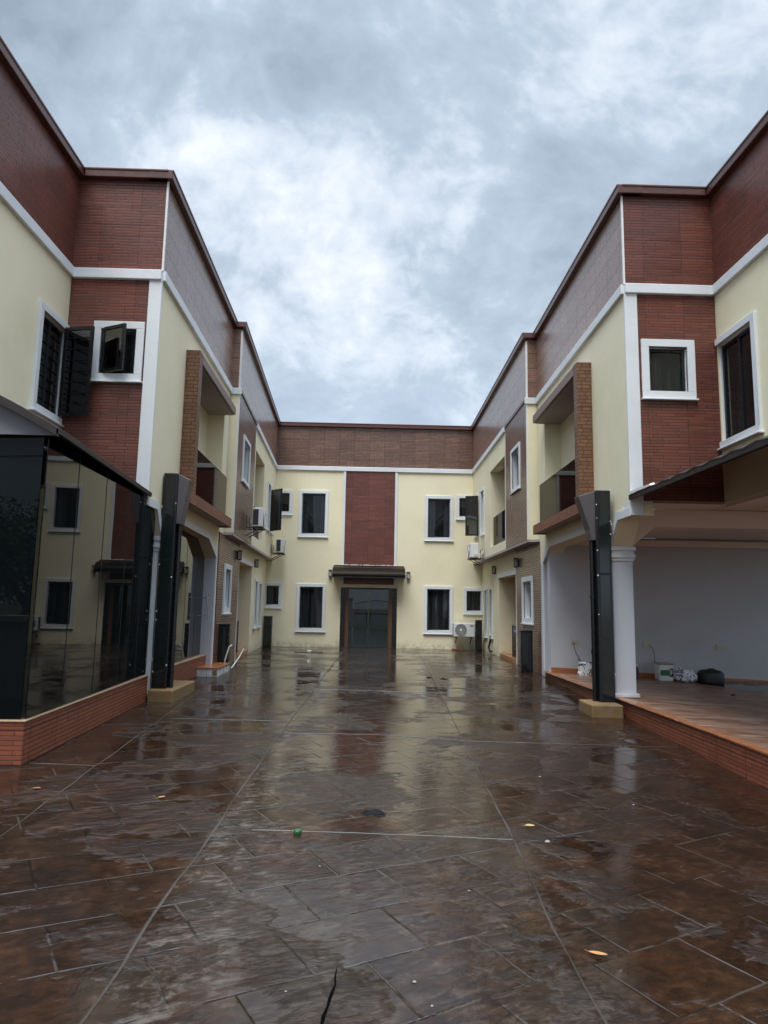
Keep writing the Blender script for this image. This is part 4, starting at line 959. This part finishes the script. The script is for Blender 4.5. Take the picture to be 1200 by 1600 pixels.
mb = MB(); mb.prism([(.05*math.cos(2*math.pi*i/9)*random.uniform(.6, 1.2), .02*math.sin(2*math.pi*i/9)*random.uniform(.6, 1.2)) for i in range(9)], lambda a, b, d_: (a, b, d_), 0, .02)
o = mb.build('rubber_scrap', M['blackmatt'], None, local=True); o.location = (6.5, 12.4, fz(6.5)+.002); tag(o, 'small dark scrap lying on the orange carport floor', 'scrap')

# ================================================================== litter on the yard
def leaf(x, y, L_, wd, rz, c, label, curl=.25):
    mb = MB(); n_ = 8; up = []; 
    for i in range(n_+1):
        t = i/n_; w_ = wd*math.sin(math.pi*min(1, t*.93+.05))**.8; z_ = .006+L_*curl*(t-.5)**2
        up.append(((t-.5)*L_, w_, z_))
    for (a, b) in zip(up, up[1:]):
        for s_ in (1, -1): mb.face([(a[0], 0, a[2]-.002), (b[0], 0, b[2]-.002), (b[0], s_*b[1], b[2]+abs(b[1])*.35), (a[0], s_*a[1], a[2]+abs(a[1])*.35)])
    mb.tube([(-.5*L_, 0, up[0][2]), (-.5*L_-.25*L_, .01, .012)], .0012, 5)
    o = mb.build('fallen_leaf', simple('leaf_skin', c, .45, var=.3, scale=40), None, smooth=True, local=True); o.location = (x, y, G(x, y)+.003); o.rotation_euler = (0, 0, rz); tag(o, label, 'leaf', 'fallen leaves on the wet paving')
leaf(1.14, 3.53, .085, .016, -.35, (.42, .20, .055), 'orange brown leaf at lower right, largest on the paving')
leaf(1.25, 5.39, .075, .026, .1, (.40, .27, .10), 'pale yellow leaf on the right strip near the joint')
leaf(-1.56, 5.67, .065, .018, .9, (.36, .18, .06), 'small tan leaf on the left strip between two joints')
leaf(-2.56, 5.75, .06, .02, .2, (.26, .13, .05), 'small dull brown leaf near the left brick plinth')
leaf(2.05, 11.3, .12, .03, .3, (.34, .25, .09), 'dull yellow leaf far along the right strip')
mb = MB(); mb.lathe([(.026, 0), (.028, .004), (.028, .02), (.024, .026)], 20); o = mb.build('crown_cap', simple('green_plastic', (.015, .11, .035), .3), None, local=True); o.location = (-.44, 5.01, G(-.44, 5.01)+.001); tag(o, 'green bottle cap on the middle strip of paving', 'bottle cap')
mb = MB(); rr_ = random.Random(8); pts = [(.13*math.cos(2*math.pi*i/16)*rr_.uniform(.65, 1.1), .05*math.sin(2*math.pi*i/16)*rr_.uniform(.5, 1.2)) for i in range(16)]
for i in range(16):
    a, b = pts[i], pts[(i+1) % 16]; mb.face([(a[0], a[1], .001), (b[0], b[1], .001), (b[0]*.5, b[1]*.5, .016+.012*math.sin(i)), (a[0]*.5, a[1]*.5, .016+.012*math.sin(i-1))]); mb.face([(a[0]*.5, a[1]*.5, .016+.012*math.sin(i-1)), (b[0]*.5, b[1]*.5, .016+.012*math.sin(i)), (0, 0, .02)])
o = mb.build('wet_rag', simple('wet_dark_cloth', (.008, .009, .012), .8, spec=.15, bumpy=.5, scale=60), None, smooth=True, local=True); o.location = (.08, 5.55, G(.08, 5.55)+.002); tag(o, 'dark wet rag lying in the middle of the paving', 'rag')
# pebbles
pm = simple('pale_grit', (.26, .24, .21), .7, var=.3)
pl_ = [(1.30, 5.08, .018), (.62, 4.2, .006), (-.25, 4.45, .006), (1.7, 6.9, .010), (-.3, 3.1, .005), (.3, 3.05, .006), (2.3, 6.1, .008), (.24, 3.22, .008)]
for (x_, y_, r_) in pl_:
    bm = bmesh.new(); bmesh.ops.create_icosphere(bm, subdivisions=2, radius=r_)
    for v in bm.verts: v.co = Vector((v.co.x*random.uniform(.9, 1.4), v.co.y*random.uniform(.8, 1.1), v.co.z*random.uniform(.4, .7)))
    mb = MB(); bm.verts.ensure_lookup_table(); mb.v = [v.co.copy() for v in bm.verts]; mb.f = [tuple(v.index for v in f.verts) for f in bm.faces]; bm.free()
    o = mb.build('pebble', pm, None, smooth=True, local=True); o.location = (x_, y_, G(x_, y_)+r_*.3); tag(o, 'pale grit pebble lying loose on the wet paving', 'pebble', 'pale pebbles on the wet paving')
# manhole / drain cover by the far wall
DC = thing('drain_cover', (-1.75, 22.1, 0), 'flat grey drain cover set in the paving near the far wall', 'drain cover')
mb = MB(); mb.box(-2.2, -1.35, 21.85, 22.4, -.03, .018); mb.build('lid', simple('wet_cement_lid', (.10, .09, .07), .4, bumpy=.5), DC, bevel=.006)
mb = MB(); mb.tube([(-1.83, 22.1, .018), (-1.83, 22.1, .035), (-1.70, 22.1, .035), (-1.70, 22.1, .018)], .006, 6); mb.build('lift_handle', M['steel'], DC)
mb = MB(); mb.box(3.02, 3.42, 24.35, 24.65, 0, .03); o = mb.build('brick_scrap', M['plinth'], None, bevel=.006, origin=(3.22, 24.5, 0)); tag(o, 'broken red tile lying at the foot of the far wall', 'tile')

# ================================================================== what the glass reflects: gate, low wall, trees and wires behind the camera
GZ = -.38
GT = thing('entrance_gate', (1.0, -1.6, GZ), 'white sheet gate with black scrollwork above, behind the camera', 'gate')
mb = MB(); mb.box(-.9, 2.6, -1.62, -1.58, GZ+.06, GZ+1.25); mb.build('sheet_panel', M['white'], GT)
mb = MB(); mb.box(-.9, 2.6, -1.63, -1.57, GZ+1.25, GZ+1.30); mb.tube([(-.9+3.5*t, -1.6, GZ+2.0+.25*math.sin(math.pi*t)) for t in lin(0, 1, 16)], .025, 8)
for i in range(22): t = (i+.5)/22; mb.tube([(-.9+3.5*t, -1.6, GZ+1.3), (-.9+3.5*t, -1.6, GZ+2.0+.25*math.sin(math.pi*t))], .012, 6)
for i in range(7):
    cx = -.65+.5*i; mb.tube([(cx+.12*math.cos(a), -1.6, GZ+1.6+.12*math.sin(a)) for a in lin(0, 2*math.pi, 14)], .010, 6)
mb.build('scrollwork', M['black'], GT)
for xx in (-1.25, 2.95):
    PT = thing('gate_pillar', (xx, -1.6, GZ), 'white capped gate pillar at the %s edge of the gate behind the camera' % ('left' if xx < 0 else 'right'), 'pillar')
    mb = MB(); mb.box(xx-.22, xx+.22, -1.82, -1.38, GZ-.1, GZ+2.3); mb.build('shaft', M['white'], PT, bevel=.01)
    mb = MB(); mb.box(xx-.28, xx+.28, -1.88, -1.32, GZ+2.3, GZ+2.4); mb.build('cap', M['white'], PT, bevel=.01)
LW = thing('boundary_wall', (-6.5, 2.2, GZ), 'low pale wall with capping at the left, behind the camera', 'wall')
mb = MB(); mb.box(-9.5, -4.35, 2.1, 2.26, GZ-.2, 1.12); mb.build('wall', M['lav'], LW)
mb = MB(); mb.box(-9.55, -4.3, 2.05, 2.31, 1.12, 1.22); mb.build('cap', M['white'], LW, bevel=.01)
lm, kk, o_ = mat('broadleaf_foliage'); oi = kk.noise(pos(kk), 1.3, 3, .6)
pbsdf(kk, o_, Base_Color=kk.ramp(oi, [(.3, (.022, .045, .012)), (.5, (.045, .085, .02)), (.7, (.085, .12, .03))]), Roughness=.5)
bkm = simple('bark', (.09, .065, .045), .9, var=.3, bumpy=.6)
def tree(x, y, h_, r_, seed, label):
    q = random.Random(seed); T = thing('broadleaf_tree', (x, y, -.6), label, 'tree', 'trees behind the gate')
    mb = MB(); tips = []
    mb.tube([(x, y, -.62), (x+q.uniform(-.1, .1), y, h_*.25), (x+q.uniform(-.2, .2), y+.1, h_*.5)], [.22, .17, .11], 10)
    for i in range(9):
        a = q.uniform(0, 6.28); e = Vector((x+math.cos(a)*r_*.7, y+math.sin(a)*r_*.7, h_*q.uniform(.5, .95))); tips.append(e)
        s_ = Vector((x, y, h_*q.uniform(.28, .5))); mb.tube([s_, s_.lerp(e, .5)+Vector((0, 0, .2)), e], [.07, .045, .015], 6)
    mb.build('trunk', bkm, T)
    mb = MB(); clumps = tips+[Vector((x+q.uniform(-1, 1)*r_*.8, y+q.uniform(-1, 1)*r_*.8, h_*q.uniform(.38, 1.0))) for _ in range(16)]
    for c_ in clumps:
        cr_ = r_*q.uniform(.28, .46)
        for _ in range(330):
            d_ = Vector((q.gauss(0, 1), q.gauss(0, 1), q.gauss(0, .8))).normalized()*cr_*q.random()**.4; p = c_+d_
            a = Vector((q.uniform(-1, 1), q.uniform(-1, 1), q.uniform(-.6, .6))).normalized(); b = a.cross(Vector((q.uniform(-1, 1), q.uniform(-1, 1), q.uniform(-1, 1)))).normalized(); s_ = q.uniform(.05, .11)
            mb.face([p-a*s_, p-b*s_*.45, p+a*s_, p+b*s_*.45])
    mb.build('crown', lm, T)
tree(-9.5, -7, 3.8, 2.4, 1, 'tall bushy green tree beyond the boundary wall, nearest the left')
tree(-5.5, -9.5, 3.6, 1.9, 2, 'loose green tree behind the gate, second from the left')
tree(-13.5, -10, 4.2, 2.8, 3, 'wide dense green tree farthest left behind the wall')
tree(5.5, -9, 4.6, 2.3, 4, 'bushy green tree to the right behind the gate')
PO = thing('utility_pole', (-2.5, -12, -.6), 'grey utility pole carrying wires behind the gate', 'pole')
mb = MB(); mb.tube([(-2.5, -12, -.6), (-2.5, -12, 8.5)], [.13, .09], 10); mb.build('post', M['hop'], PO)
mb = MB(); mb.box(-3.3, -1.7, -12.06, -11.94, 7.9, 8.02); mb.box(-3.1, -1.9, -12.06, -11.94, 7.2, 7.3); mb.build('crossarm', M['hop'], PO)
for i, (z_, dx) in enumerate(((8.08, -.7), (8.08, 0), (8.08, .7), (7.36, -.5), (7.36, .5))):
    mb = MB(); mb.tube([(-2.5+dx-30*t, -12+.6*t, z_-.9*math.sin(math.pi*t)) for t in lin(0, 1, 14)], .014, 5)
    tag(mb.build('overhead_wire', M['blackmatt'], smooth=True, origin=(-2.5+dx, -12, z_)), 'dark overhead wire running from the utility pole', 'wire', 'overhead wires behind the gate')

# housekeeping: drop the builder's bookkeeping
for o in bpy.data.objects:
    if '_w' in o: del o['_w']
